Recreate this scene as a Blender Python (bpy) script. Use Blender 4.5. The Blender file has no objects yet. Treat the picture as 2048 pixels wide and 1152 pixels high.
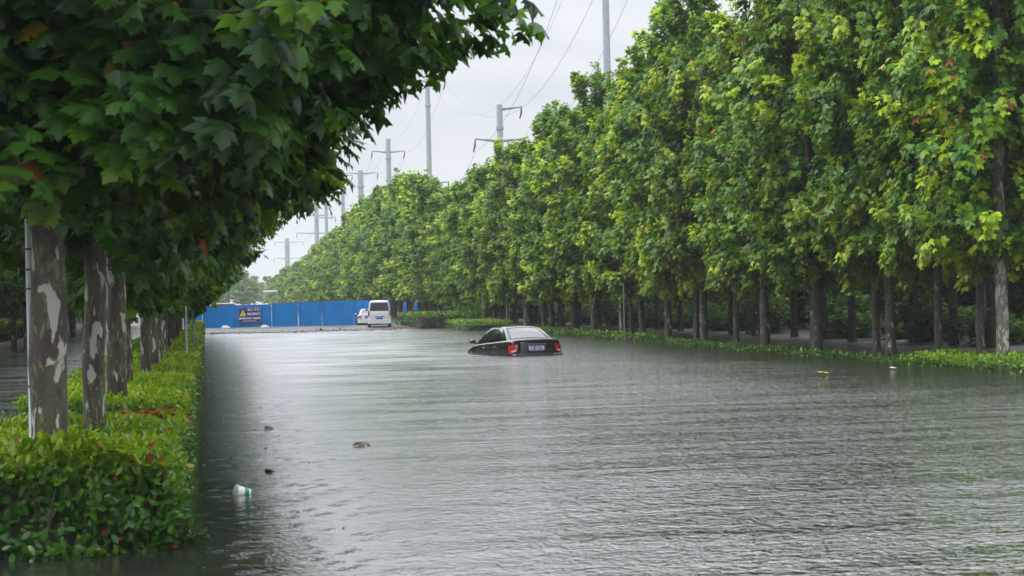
import bpy, bmesh, math
import numpy as np
from mathutils import Matrix, Vector, noise

SC = bpy.context.scene
COL = SC.collection
R = math.radians

# ------------------------------------------------------------------ camera
EYE = 1.7
cam = bpy.data.cameras.new('camera'); camo = bpy.data.objects.new('camera', cam); COL.objects.link(camo)
cam.sensor_width = 36.0; cam.lens = 61.5; cam.clip_start = 0.1; cam.clip_end = 6000
camo.location = (0, 0, EYE)
camo.rotation_euler = (R(90.45), R(-1.25), R(-9.87))
_cy = Vector((415 - 1024, -(610 - 576), -3500)).normalized()          # road direction seen from the camera
_v = Vector((-math.sin(R(1.25)), math.cos(R(1.25)), 0)); _cz = (_v - _v.dot(_cy) * _cy).normalized()
_m = Matrix((_cy.cross(_cz), _cy, _cz)).to_4x4(); _m.translation = (0, 0, EYE)
camo.matrix_world = _m
cam.dof.use_dof = True; cam.dof.focus_distance = 58; cam.dof.aperture_fstop = 5.6
SC.camera = camo

# ------------------------------------------------------------------ sky, sun, exposure
SUN_EL, SUN_AZ = R(52), R(-92)              # azimuth measured from +Y towards +X: the sun glow is up on the left
w = bpy.data.worlds.new('World'); SC.world = w; w.use_nodes = True
N, L = w.node_tree.nodes, w.node_tree.links
N.clear()
wo = N.new('ShaderNodeOutputWorld'); mx = N.new('ShaderNodeMixShader')
b1 = N.new('ShaderNodeBackground'); b2 = N.new('ShaderNodeBackground')
sky = N.new('ShaderNodeTexSky'); sky.sky_type = 'NISHITA'; sky.sun_disc = False
sky.sun_elevation = SUN_EL; sky.sun_rotation = SUN_AZ
b1.inputs[1].default_value = 0.1
tc = N.new('ShaderNodeTexCoord'); sep = N.new('ShaderNodeSeparateXYZ')
mp = N.new('ShaderNodeMapping'); mp.inputs['Scale'].default_value = (2.2, 2.2, 7.0)
nz = N.new('ShaderNodeTexNoise'); nz.inputs['Scale'].default_value = 1.6; nz.inputs['Detail'].default_value = 5; nz.inputs['Roughness'].default_value = 0.55
rp = N.new('ShaderNodeValToRGB')
rp.color_ramp.elements[0].position = 0.36; rp.color_ramp.elements[0].color = (0.61, 0.665, 0.745, 1)
rp.color_ramp.elements[1].position = 0.66; rp.color_ramp.elements[1].color = (0.93, 0.94, 0.95, 1)
zr = N.new('ShaderNodeFloatCurve')                                  # an overcast sky is brightest overhead
cv = zr.mapping.curves[0]; cv.points[0].location = (0.0, 0.285); cv.points[1].location = (1.0, 0.95)
for a_, b_ in ((0.16, 0.288), (0.36, 0.66)): cv.points.new(a_, b_)
zr.mapping.update()
zs = N.new('ShaderNodeMath'); zs.operation = 'MULTIPLY'; zs.inputs[1].default_value = 3.1
L.new(tc.outputs['Generated'], mp.inputs[0]); L.new(mp.outputs[0], nz.inputs[0]); L.new(nz.outputs[0], rp.inputs[0])
L.new(tc.outputs['Generated'], sep.inputs[0]); L.new(sep.outputs[2], zr.inputs['Value']); L.new(zr.outputs[0], zs.inputs[0])
L.new(rp.outputs[0], b2.inputs[0]); L.new(zs.outputs[0], b2.inputs[1])
L.new(sky.outputs[0], b1.inputs[0])
mx.inputs[0].default_value = 0.93
L.new(b1.outputs[0], mx.inputs[1]); L.new(b2.outputs[0], mx.inputs[2]); L.new(mx.outputs[0], wo.inputs[0])

sl = bpy.data.lights.new('sun', 'SUN'); sl.energy = 1.5; sl.angle = R(20); sl.color = (1.0, 0.96, 0.88)
so = bpy.data.objects.new('sun', sl); COL.objects.link(so); so.location = (-20, 0, 60)
sd = Vector((math.sin(SUN_AZ) * math.cos(SUN_EL), math.cos(SUN_AZ) * math.cos(SUN_EL), math.sin(SUN_EL)))
so.rotation_euler = sd.to_track_quat('Z', 'Y').to_euler()

SC.view_settings.view_transform = 'Standard'; SC.view_settings.look = 'None'
SC.view_settings.exposure = 0.32; SC.view_settings.gamma = 1.0
SC.render.engine = 'CYCLES'; SC.render.filter_size = 1.75
cy = SC.cycles
cy.max_bounces = 7; cy.diffuse_bounces = 3; cy.glossy_bounces = 3; cy.transmission_bounces = 4; cy.transparent_max_bounces = 6; cy.volume_bounces = 1
cy.use_denoising = True
try: cy.denoiser = 'OPENIMAGEDENOISE'
except Exception: pass
cy.caustics_reflective = False; cy.caustics_refractive = False

# ------------------------------------------------------------------ helpers
def tag(o, label=None, cat=None, group=None, kind=None):
    if label: o['label'] = label
    if cat: o['category'] = cat
    if group: o['group'] = group
    if kind: o['kind'] = kind
    return o

def link(name, me, parent=None, mat=None):
    o = bpy.data.objects.new(name, me); COL.objects.link(o)
    if parent is not None: o.parent = parent
    if mat is not None and not me.materials: me.materials.append(mat)
    return o

def empty(name, loc=(0, 0, 0), rz=0.0):
    o = bpy.data.objects.new(name, None); COL.objects.link(o)
    o.empty_display_size = 0.3; o.location = loc; o.rotation_euler = (0, 0, rz); return o

def bm_obj(name, bm, mat, parent=None, smooth=True):
    me = bpy.data.meshes.new(name)
    bmesh.ops.recalc_face_normals(bm, faces=bm.faces[:])
    bm.to_mesh(me); bm.free(); me.materials.append(mat)
    if smooth:
        me.polygons.foreach_set('use_smooth', np.ones(len(me.polygons), bool))
        try: me.set_sharp_from_angle(angle=R(38))
        except Exception: pass
    return link(name, me, parent)

def np_mesh(name, V, F, mat, cols=None, smooth=True):
    """V (n,3), F list of (m,k) int arrays."""
    me = bpy.data.meshes.new(name)
    me.vertices.add(len(V)); me.vertices.foreach_set('co', np.asarray(V, np.float32).ravel())
    loops = np.concatenate([f.ravel() for f in F]).astype(np.int32)
    tot = np.concatenate([np.full(len(f), f.shape[1], np.int32) for f in F])
    st = np.concatenate([[0], np.cumsum(tot)[:-1]]).astype(np.int32)
    me.loops.add(len(loops)); me.loops.foreach_set('vertex_index', loops)
    me.polygons.add(len(tot)); me.polygons.foreach_set('loop_start', st); me.polygons.foreach_set('loop_total', tot)
    me.polygons.foreach_set('use_smooth', np.full(len(tot), smooth, bool))
    me.update(calc_edges=True)
    if cols is not None:
        a = me.attributes.new('tint', 'FLOAT_COLOR', 'POINT')
        c = np.ones((len(V), 4), np.float32); c[:, :3] = cols; a.data.foreach_set('color', c.ravel())
    me.materials.append(mat); return me

def box(bm, x0, x1, y0, y1, z0, z1, bev=0.0):
    r = bmesh.ops.create_cube(bm, size=1.0)
    for v in r['verts']:
        v.co = Vector(((x0 + x1) / 2 + v.co.x * (x1 - x0), (y0 + y1) / 2 + v.co.y * (y1 - y0), (z0 + z1) / 2 + v.co.z * (z1 - z0)))
    if bev > 0:
        es = {e for v in r['verts'] for e in v.link_edges}
        bmesh.ops.bevel(bm, geom=list(es), offset=bev, segments=2, affect='EDGES', profile=0.6)

def tube(bm, pts, radii, seg=8, cap=True):
    pts = [Vector([float(c) for c in p]) for p in pts]; radii = [float(r) for r in radii]
    rings = []
    for i, p in enumerate(pts):
        t = (pts[min(i + 1, len(pts) - 1)] - pts[max(i - 1, 0)]).normalized()
        a = Vector((1, 0, 0)) if abs(t.x) < 0.8 else Vector((0, 1, 0))
        u = t.cross(a).normalized(); v = t.cross(u)
        rings.append([bm.verts.new(p + radii[i] * (u * math.cos(2 * math.pi * k / seg) + v * math.sin(2 * math.pi * k / seg))) for k in range(seg)])
    for a, b in zip(rings[:-1], rings[1:]):
        for k in range(seg):
            bm.faces.new((a[k], a[(k + 1) % seg], b[(k + 1) % seg], b[k]))
    if cap:
        bm.faces.new(rings[0][::-1]); bm.faces.new(rings[-1])

# ------------------------------------------------------------------ materials
def newmat(name):
    m = bpy.data.materials.new(name); m.use_nodes = True
    nt = m.node_tree; nt.nodes.clear()
    out = nt.nodes.new('ShaderNodeOutputMaterial'); p = nt.nodes.new('ShaderNodeBsdfPrincipled')
    nt.links.new(p.outputs[0], out.inputs[0]); return m, nt, p, out

def plain(name, col, rough=0.5, metal=0.0, coat=0.0, var=0.12, scale=6.0, emit=0.0):
    m, nt, p, out = newmat(name)
    tcn = nt.nodes.new('ShaderNodeTexCoord'); n = nt.nodes.new('ShaderNodeTexNoise'); n.inputs['Scale'].default_value = scale; n.inputs['Detail'].default_value = 4
    r = nt.nodes.new('ShaderNodeValToRGB')
    r.color_ramp.elements[0].position = 0.3; r.color_ramp.elements[1].position = 0.7
    r.color_ramp.elements[0].color = tuple(c * (1 - var) for c in col) + (1,)
    r.color_ramp.elements[1].color = tuple(min(1, c * (1 + var)) for c in col) + (1,)
    nt.links.new(tcn.outputs['Object'], n.inputs[0]); nt.links.new(n.outputs[0], r.inputs[0]); nt.links.new(r.outputs[0], p.inputs['Base Color'])
    p.inputs['Roughness'].default_value = rough; p.inputs['Metallic'].default_value = metal; p.inputs['Coat Weight'].default_value = coat
    if emit:
        p.inputs['Emission Color'].default_value = tuple(col) + (1,); p.inputs['Emission Strength'].default_value = emit
    return m

def leaf_mat(name, transl=0.33, rough=0.36, gain=1.0):
    m, nt, p, out = newmat(name)
    at = nt.nodes.new('ShaderNodeAttribute'); at.attribute_name = 'tint'
    hs = nt.nodes.new('ShaderNodeHueSaturation'); hs.inputs['Value'].default_value = 1.0
    oi = nt.nodes.new('ShaderNodeObjectInfo'); mr = nt.nodes.new('ShaderNodeMapRange')
    mr.inputs[3].default_value = 0.82 * gain; mr.inputs[4].default_value = 1.18 * gain
    nt.links.new(oi.outputs['Random'], mr.inputs[0]); nt.links.new(mr.outputs[0], hs.inputs['Value'])
    nt.links.new(at.outputs['Color'], hs.inputs['Color']); nt.links.new(hs.outputs[0], p.inputs['Base Color'])
    p.inputs['Roughness'].default_value = rough; p.inputs['IOR'].default_value = 1.37
    tr = nt.nodes.new('ShaderNodeBsdfTranslucent'); ml = nt.nodes.new('ShaderNodeMix'); ml.data_type = 'RGBA'; ml.blend_type = 'MULTIPLY'; ml.inputs[0].default_value = 1.0
    nt.links.new(hs.outputs[0], ml.inputs[6]); ml.inputs[7].default_value = (1.9, 1.7, 0.7, 1)
    nt.links.new(ml.outputs[2], tr.inputs[0])
    ms = nt.nodes.new('ShaderNodeMixShader'); ms.inputs[0].default_value = transl
    nt.links.new(p.outputs[0], ms.inputs[1]); nt.links.new(tr.outputs[0], ms.inputs[2]); nt.links.new(ms.outputs[0], out.inputs[0])
    return m

def bark_mat(name, base, flake, pale, pale_at=0.6, sc=5.0):
    m, nt, p, out = newmat(name)
    tcn = nt.nodes.new('ShaderNodeTexCoord'); oi = nt.nodes.new('ShaderNodeObjectInfo')
    mpn = nt.nodes.new('ShaderNodeMapping'); mpn.inputs['Scale'].default_value = (1.0, 1.0, 0.42)
    mul = nt.nodes.new('ShaderNodeMath'); mul.operation = 'MULTIPLY'; mul.inputs[1].default_value = 37.0
    nt.links.new(oi.outputs['Random'], mul.inputs[0]); nt.links.new(tcn.outputs['Object'], mpn.inputs[0])
    def noise(s, det, off):
        n = nt.nodes.new('ShaderNodeTexNoise'); n.noise_dimensions = '4D'; n.inputs['Scale'].default_value = s; n.inputs['Detail'].default_value = det; n.inputs['Distortion'].default_value = 0.6
        ad = nt.nodes.new('ShaderNodeMath'); ad.inputs[1].default_value = off
        nt.links.new(mul.outputs[0], ad.inputs[0]); nt.links.new(ad.outputs[0], n.inputs['W']); nt.links.new(mpn.outputs[0], n.inputs[0]); return n
    def step(n, a, b):
        r = nt.nodes.new('ShaderNodeMapRange'); r.inputs[1].default_value = a; r.inputs[2].default_value = b; nt.links.new(n.outputs[0], r.inputs[0]); return r
    def mix(f, A, B):
        x = nt.nodes.new('ShaderNodeMix'); x.data_type = 'RGBA'
        nt.links.new(f.outputs[0], x.inputs[0])
        for s, v in ((6, A), (7, B)):
            if isinstance(v, tuple): x.inputs[s].default_value = v + (1,)
            else: nt.links.new(v.outputs[2], x.inputs[s])
        return x
    n1, n2, n3, n4, n5 = noise(sc * 0.8, 4, 0), noise(sc * 0.9, 7, 11), noise(sc, 7, 23), noise(sc * 6, 5, 5), noise(sc * 2.6, 5, 41)
    c = mix(step(n1, 0.38, 0.62), tuple(x * 0.6 for x in base), base)
    c = mix(step(n4, 0.35, 0.8), c, tuple(x * 0.45 for x in base))
    c = mix(step(n5, 0.56, 0.60), c, tuple(min(1, x * 1.9) for x in base))
    c = mix(step(n2, 0.53, 0.56), c, flake)
    c = mix(step(n3, pale_at, pale_at + 0.025), c, pale)
    nt.links.new(c.outputs[2], p.inputs['Base Color']); p.inputs['Roughness'].default_value = 0.6
    bp = nt.nodes.new('ShaderNodeBump'); bp.inputs['Distance'].default_value = 0.02; bp.inputs['Strength'].default_value = 0.8
    nt.links.new(n4.outputs[0], bp.inputs['Height']); nt.links.new(bp.outputs[0], p.inputs['Normal'])
    return m

M = {}
M['leaf'] = leaf_mat('plane leaf')
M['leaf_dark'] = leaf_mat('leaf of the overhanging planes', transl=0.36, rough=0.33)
M['leaf_far'] = leaf_mat('plane leaf on far trees', rough=0.42)
M['hedge_leaf'] = leaf_mat('hedge leaf', transl=0.3, rough=0.26)
M['shrub_leaf'] = leaf_mat('shrub leaf', transl=0.35, rough=0.45)
M['bark_near'] = bark_mat('mottled plane bark', (0.090, 0.088, 0.042), (0.046, 0.025, 0.021), (0.48, 0.47, 0.40), 0.57, 8.0)
M['bark'] = bark_mat('dark plane bark', (0.050, 0.042, 0.030), (0.022, 0.016, 0.013), (0.34, 0.32, 0.26), 0.62, 7.0)
M['bark_pale'] = bark_mat('pale peeling plane bark', (0.20, 0.19, 0.14), (0.06, 0.045, 0.035), (0.40, 0.39, 0.33), 0.57, 7.0)
M['twig_bark'] = plain('dark twig bark', (0.055, 0.048, 0.034), 0.7, var=.35)
M['twig'] = plain('hedge twigs', (0.035, 0.028, 0.018), 0.8)
M['blue'] = plain('blue painted steel', (0.0005, 0.155, 0.46), 0.42, var=0.10, scale=1.3)
M['navy'] = plain('navy sign panel', (0.022, 0.02, 0.13), 0.4)
M['sign_white'] = plain('white sign paint', (0.75, 0.75, 0.77), 0.5, var=0.04)
M['sign_yellow'] = plain('yellow sign paint', (0.62, 0.56, 0.06), 0.5, var=0.05)
M['sign_black'] = plain('black sign paint', (0.02, 0.02, 0.02), 0.5)
M['sign_pink'] = plain('faded sign border', (0.36, 0.28, 0.42), 0.5)
M['galv'] = plain('galvanised steel', (0.30, 0.33, 0.36), 0.5, 0.25, scale=3)
M['galv_dark'] = plain('dark galvanised steel', (0.16, 0.18, 0.19), 0.5, 0.25, scale=3)
M['pole_white'] = plain('pale painted post', (0.66, 0.70, 0.75), 0.45, var=0.06)
M['strap'] = plain('dark strap', (0.03, 0.028, 0.035), 0.6)
M['cable'] = plain('cable', (0.18, 0.19, 0.2), 0.6)
M['insul'] = plain('dark insulator', (0.06, 0.055, 0.055), 0.35)
M['carblack'] = plain('black car paint', (0.012, 0.010, 0.010), 0.22, 0.0, 1.0, var=0.1)
M['carwhite'] = plain('white car paint', (0.66, 0.68, 0.69), 0.3, 0.0, 0.8, var=0.04)
M['rubber'] = plain('black rubber', (0.02, 0.02, 0.021), 0.8)
M['rim'] = plain('grey alloy', (0.4, 0.41, 0.42), 0.35, 0.6)
M['trim_dark'] = plain('dark trim', (0.016, 0.017, 0.018), 0.5)
M['chrome'] = plain('bright trim', (0.65, 0.66, 0.66), 0.2, 0.9)
M['tail'] = plain('red tail lamp', (0.42, 0.010, 0.008), 0.25, 0, 0.3, emit=0.04)
M['tail_dull'] = plain('dark red tail lamp', (0.30, 0.02, 0.02), 0.2, 0, 0.6)
M['tail_clear'] = plain('clear lamp section', (0.6, 0.45, 0.42), 0.15, 0, 0.6)
M['plate'] = plain('blue number plate', (0.01, 0.075, 0.42), 0.4, var=0.03)
M['bump_grey'] = plain('grey reflector', (0.28, 0.30, 0.34), 0.25, 0.0, 0.8)  # pale tone standing in for light mirrored in the bumper
M['interior'] = plain('dark cabin lining', (0.03, 0.03, 0.032), 0.8)
M['parcel'] = plain('white cushion', (0.75, 0.76, 0.78), 0.8)
M['leaf_yellow'] = plain('yellow leaf', (0.62, 0.46, 0.02), 0.5)
M['leaf_brown'] = plain('brown dead leaf', (0.16, 0.095, 0.06), 0.6, var=0.35, scale=25)
M['leaf_red'] = plain('dark red leaf', (0.12, 0.015, 0.018), 0.5, var=0.3, scale=25)
M['foam'] = plain('white plastic', (0.74, 0.76, 0.74), 0.4, var=0.05)
M['green_print'] = plain('green print', (0.01, 0.22, 0.12), 0.4)
M['red_print'] = plain('red paint', (0.45, 0.06, 0.03), 0.5)
M['concrete'] = plain('pale concrete', (0.42, 0.44, 0.45), 0.8, var=0.2, scale=3)

def glass_mat(name, col, alpha_mix=0.35, rough=0.03):
    m, nt, p, out = newmat(name)
    tr = nt.nodes.new('ShaderNodeBsdfTransparent'); tr.inputs[0].default_value = tuple(col) + (1,)
    gl = nt.nodes.new('ShaderNodeBsdfGlossy'); gl.inputs['Roughness'].default_value = rough
    fr = nt.nodes.new('ShaderNodeFresnel'); fr.inputs[0].default_value = 1.5
    ad = nt.nodes.new('ShaderNodeMath'); ad.use_clamp = True; ad.inputs[1].default_value = alpha_mix
    nt.links.new(fr.outputs[0], ad.inputs[0])
    ms = nt.nodes.new('ShaderNodeMixShader'); nt.links.new(ad.outputs[0], ms.inputs[0]); nt.links.new(tr.outputs[0], ms.inputs[1]); nt.links.new(gl.outputs[0], ms.inputs[2])
    nt.links.new(ms.outputs[0], out.inputs[0]); return m
M['glass'] = glass_mat('car glass', (0.55, 0.64, 0.60), 0.06)
M['glass_rear'] = glass_mat('wet rear glass', (0.5, 0.56, 0.55), 0.16, 0.10)
M['glass_dark'] = glass_mat('tinted glass', (0.10, 0.12, 0.13), 0.04)

# ground: asphalt, mud and litter, wet
m, nt, p, out = newmat('wet ground'); M['ground'] = m
tcn = nt.nodes.new('ShaderNodeTexCoord')
n1 = nt.nodes.new('ShaderNodeTexNoise'); n1.inputs['Scale'].default_value = 0.5; n1.inputs['Detail'].default_value = 6
n2 = nt.nodes.new('ShaderNodeTexNoise'); n2.inputs['Scale'].default_value = 9; n2.inputs['Detail'].default_value = 5
r1 = nt.nodes.new('ShaderNodeValToRGB'); r1.color_ramp.elements[0].position = 0.42; r1.color_ramp.elements[1].position = 0.62
r1.color_ramp.elements[0].color = (0.06, 0.06, 0.062, 1); r1.color_ramp.elements[1].color = (0.12, 0.09, 0.065, 1)
mm = nt.nodes.new('ShaderNodeMix'); mm.data_type = 'RGBA'; mm.blend_type = 'MULTIPLY'; mm.inputs[0].default_value = 0.7
for n_ in (n1, n2): nt.links.new(tcn.outputs['Object'], n_.inputs[0])
nt.links.new(n1.outputs[0], r1.inputs[0]); nt.links.new(r1.outputs[0], mm.inputs[6]); nt.links.new(n2.outputs[0], mm.inputs[7])
nt.links.new(mm.outputs[2], p.inputs['Base Color'])
r2 = nt.nodes.new('ShaderNodeMapRange'); r2.inputs[1].default_value = 0.4; r2.inputs[2].default_value = 0.6; r2.inputs[3].default_value = 0.24; r2.inputs[4].default_value = 0.55
nt.links.new(n1.outputs[0], r2.inputs[0]); nt.links.new(r2.outputs[0], p.inputs['Roughness'])
bp = nt.nodes.new('ShaderNodeBump'); bp.inputs['Distance'].default_value = 0.004; nt.links.new(n2.outputs[0], bp.inputs['Height']); nt.links.new(bp.outputs[0], p.inputs['Normal'])

# water: opaque muddy flood water with wind ripples and rain rings
m, nt, p, out = newmat('flood water'); M['water'] = m
nt.nodes.remove(p)
dif = nt.nodes.new('ShaderNodeBsdfDiffuse'); dif.inputs[0].default_value = (0.040, 0.044, 0.037, 1)
glo = nt.nodes.new('ShaderNodeBsdfGlossy'); glo.inputs['Roughness'].default_value = 0.20
frn = nt.nodes.new('ShaderNodeFresnel'); frn.inputs[0].default_value = 1.34
pw = nt.nodes.new('ShaderNodeMath'); pw.operation = 'POWER'; pw.inputs[1].default_value = 0.34; nt.links.new(frn.outputs[0], pw.inputs[0])
wmx = nt.nodes.new('ShaderNodeMixShader'); nt.links.new(pw.outputs[0], wmx.inputs[0]); nt.links.new(dif.outputs[0], wmx.inputs[1]); nt.links.new(glo.outputs[0], wmx.inputs[2]); nt.links.new(wmx.outputs[0], out.inputs[0])
tcn = nt.nodes.new('ShaderNodeTexCoord')
def wnoise(scale, det, sx, sy, dist=0.0):
    mpn = nt.nodes.new('ShaderNodeMapping'); mpn.inputs['Scale'].default_value = (sx, sy, 1)
    n = nt.nodes.new('ShaderNodeTexNoise'); n.inputs['Scale'].default_value = scale; n.inputs['Detail'].default_value = det; n.inputs['Roughness'].default_value = 0.5; n.inputs['Distortion'].default_value = dist
    nt.links.new(tcn.outputs['Object'], mpn.inputs[0]); nt.links.new(mpn.outputs[0], n.inputs[0]); return n
def math_(op, a, b):
    x = nt.nodes.new('ShaderNodeMath'); x.operation = op
    for i, v in enumerate((a, b)):
        if isinstance(v, (int, float)): x.inputs[i].default_value = v
        else: nt.links.new(v.outputs[0], x.inputs[i])
    return x
calm = wnoise(0.16, 2, 1.0, 0.45)                        # where the wind reaches the water
cm = nt.nodes.new('ShaderNodeMapRange'); cm.inputs[1].default_value = 0.38; cm.inputs[2].default_value = 0.66; cm.inputs[3].default_value = 0.7; cm.inputs[4].default_value = 1.15
nt.links.new(calm.outputs[0], cm.inputs[0])
sx = nt.nodes.new('ShaderNodeSeparateXYZ'); nt.links.new(tcn.outputs['Object'], sx.inputs[0])
lee = nt.nodes.new('ShaderNodeMapRange'); lee.inputs[1].default_value = 0.3; lee.inputs[2].default_value = 6.0; lee.inputs[3].default_value = 0.09; lee.inputs[4].default_value = 1.0
shl = nt.nodes.new('ShaderNodeMath'); shl.operation = 'MULTIPLY_ADD'; shl.inputs[1].default_value = -0.115; nt.links.new(sx.outputs[1], shl.inputs[0]); nt.links.new(sx.outputs[0], shl.inputs[2])
shm = nt.nodes.new('ShaderNodeMath'); shm.inputs[1].default_value = 0.8; nt.links.new(shl.outputs[0], shm.inputs[0])
nt.links.new(shm.outputs[0], lee.inputs[0])              # the hedge and the left trees shelter a lane that widens with distance
band = wnoise(1.0, 4, 0.26, 1.0, 0.6)                    # long streaks of smoother and rain-roughened water
rgh = nt.nodes.new('ShaderNodeMapRange'); rgh.inputs[1].default_value = 0.36; rgh.inputs[2].default_value = 0.64; rgh.inputs[3].default_value = 0.10; rgh.inputs[4].default_value = 0.17
nt.links.new(band.outputs[0], rgh.inputs[0]); rl_ = nt.nodes.new('ShaderNodeMapRange'); rl_.inputs[1].default_value = 0.1; rl_.inputs[2].default_value = 0.75; rl_.inputs[3].default_value = 1.0; rl_.inputs[4].default_value = 0.5
nt.links.new(lee.outputs[0], rl_.inputs[0]); ry_ = nt.nodes.new('ShaderNodeMapRange'); ry_.inputs[1].default_value = 12; ry_.inputs[2].default_value = 50; ry_.inputs[3].default_value = 0.7; ry_.inputs[4].default_value = 1.5
nt.links.new(sx.outputs[1], ry_.inputs[0])               # heavier rain farther up the road
nt.links.new(math_('MULTIPLY', math_('MULTIPLY', rgh, rl_), ry_).outputs[0], glo.inputs['Roughness'])
bam = nt.nodes.new('ShaderNodeMapRange'); bam.inputs[1].default_value = 0.36; bam.inputs[2].default_value = 0.64; bam.inputs[3].default_value = 0.7; bam.inputs[4].default_value = 1.25
nt.links.new(band.outputs[0], bam.inputs[0])
amp = math_('MULTIPLY', math_('MULTIPLY', cm, lee), bam)
big = wnoise(1.3, 2, 0.6, 1.0, 0.3); mid = wnoise(9.0, 3, 0.95, 1.0, 0.9); fine = wnoise(24, 1.5, 1, 1)
h = math_('ADD', math_('MULTIPLY', big, 0.04), math_('ADD', math_('MULTIPLY', mid, 0.054), math_('MULTIPLY', fine, 0.016)))
h = math_('MULTIPLY', h, amp)
vo = nt.nodes.new('ShaderNodeTexVoronoi'); vo.inputs['Scale'].default_value = 4.5; nt.links.new(tcn.outputs['Object'], vo.inputs[0])
ring = math_('MULTIPLY', math_('SINE', math_('MULTIPLY', vo, 42.0), 0), math_('POWER', math_('MAXIMUM', math_('SUBTRACT', 0.55, vo), 0.0), 2.0))
h = math_('ADD', h, math_('MULTIPLY', ring, 0.011))
bp = nt.nodes.new('ShaderNodeBump'); bp.inputs['Strength'].default_value = 1.0; bp.inputs['Distance'].default_value = 1.0
nt.links.new(h.outputs[0], bp.inputs['Height'])
for n_ in (dif, glo, frn): nt.links.new(bp.outputs[0], n_.inputs['Normal'])

# ------------------------------------------------------------------ ground and water
def lerp(x, xs, ys): return np.interp(x, xs, ys)
rng = np.random.default_rng(7)

def ground_z(x, y):
    across = lerp(x, [-400, -14, -9.5, -7.2, -6.6, -2.6, -2.35, -0.35, -0.2, 15.25, 15.35, 17.4, 18.6, 26, 40, 400],
                  [0.5, 0.30, 0.14, 0.02, -0.45, -0.45, -0.06, -0.06, -0.5, -0.5, -0.10, -0.07, 0.05, 0.16, 0.3, 0.5])
    up = lerp(y, [84, 106, 116, 140], [0, 1, 1.18, 1.25])
    road = -0.5 + 0.52 * up
    z = np.maximum(across, np.where(across < 0, road, across))
    wob = 0.02 * np.sin(x * 1.3 + 0.7 * np.sin(y * 0.45)) * np.sin(y * 0.6 + 1.1) + 0.012 * np.sin(x * 3.1 + y * 0.9)
    return z + wob * np.clip((y - 80) / 20 + 0.2, 0.2, 1)

xs = np.unique(np.concatenate([np.linspace(-700, -30, 16), np.arange(-30, 40.01, 0.6), [-7.2, -6.6, -2.6, -2.35, -0.35, -0.2, 15.25, 15.35], np.linspace(40, 700, 16)]))
ys = np.unique(np.concatenate([np.linspace(-60, 0, 6), np.arange(0, 150, 1.0), np.linspace(150, 1000, 30)]))
X, Y = np.meshgrid(xs, ys); Z = ground_z(X, Y)
V = np.stack([X.ravel(), Y.ravel(), Z.ravel()], 1)
nx, ny = len(xs), len(ys)
ii = (np.arange(ny - 1)[:, None] * nx + np.arange(nx - 1)[None]).ravel()
tag(link('ground', np_mesh('ground', V, [np.stack([ii, ii + 1, ii + nx + 1, ii + nx], 1)], M['ground'])), kind='structure')
bm = bmesh.new()
vs = [bm.verts.new(c) for c in ((-60, -40, 0), (60, -40, 0), (60, 128, 0), (-60, 128, 0))]; bm.faces.new(vs)
tag(bm_obj('water', bm, M['water']), kind='structure')

# ------------------------------------------------------------------ leaves
def template(half, curl_y=0.10, fan=0.3):
    """A leaf of length 1 along +Y, flat but for a droop; returns verts and triangles."""
    out_ = [(0.0, 0.0)] + half + [(0.0, 1.0)] + [(-x, y) for x, y in half[::-1]]
    pts = np.array([(0.0, fan)] + out_)
    z = -0.55 * np.abs(pts[:, 0]) ** 1.6 - curl_y * pts[:, 1] ** 2 + 0.04
    n = len(out_)
    f = np.array([(0, 1 + (k + 1) % n, 1 + k) for k in range(n)])[:, ::-1]
    return np.column_stack([pts, z]), f
T_HERO = template([(.13, -.07), (.30, -.03), (.47, -.03), (.38, .10), (.34, .17), (.46, .25), (.64, .48), (.50, .47), (.38, .51), (.22, .55), (.29, .70), (.15, .79)], 0.22)
T_MED = template([(.45, -.02), (.33, .18), (.62, .47), (.23, .55), (.22, .76)], 0.22)
T_FAR = template([(.44, .03), (.58, .46), (.24, .62)], 0.2)
T_OVAL = template([(.16, .18), (.26, .45), (.17, .78)], 0.15, 0.45)
T_OVAL_FAR = template([(.27, .40)], 0.15, 0.45)

def unit(v): return v / np.maximum(np.linalg.norm(v, axis=-1, keepdims=True), 1e-9)

def leaves_mesh(name, tmpl, pos, tip, nor, size, col, mat, curl=None):
    tv, tf = tmpl
    tip = unit(tip); side = unit(np.cross(tip, nor)); nor = np.cross(side, tip)
    n = len(pos)
    cz = np.ones(n) if curl is None else curl
    V = pos[:, None] + size[:, None, None] * (tv[None, :, 0:1] * side[:, None] + tv[None, :, 1:2] * tip[:, None] + (tv[None, :, 2:3] * cz[:, None, None]) * nor[:, None])
    k = len(tv)
    F = (tf[None] + (np.arange(n) * k)[:, None, None]).reshape(-1, 3)
    C = np.repeat(col, k, axis=0)
    return np_mesh(name, V.reshape(-1, 3), [F], mat, C)

G_DEEP = np.array([.016, .048, .016]); G_MID = np.array([.048, .140, .013]); G_LITE = np.array([.158, .280, .010]); G_YOUNG = np.array([.335, .465, .016])
C_YEL = np.array([.42, .30, .025]); C_BRN = np.array([.17, .075, .022]); C_ORG = np.array([.27, .085, .025])
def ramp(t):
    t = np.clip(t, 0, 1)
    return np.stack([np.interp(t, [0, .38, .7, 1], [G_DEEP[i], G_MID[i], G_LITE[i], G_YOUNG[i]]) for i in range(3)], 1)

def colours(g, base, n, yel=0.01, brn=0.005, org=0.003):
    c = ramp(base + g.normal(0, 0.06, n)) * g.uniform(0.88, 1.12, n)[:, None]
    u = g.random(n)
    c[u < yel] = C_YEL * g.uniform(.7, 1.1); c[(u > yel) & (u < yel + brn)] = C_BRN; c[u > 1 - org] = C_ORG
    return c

# ------------------------------------------------------------------ trees
def curve(p0, p1, p2, n):
    t = np.linspace(0, 1, n)[:, None]
    return (1 - t) ** 2 * p0 + 2 * t * (1 - t) * p1 + t * t * p2

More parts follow.
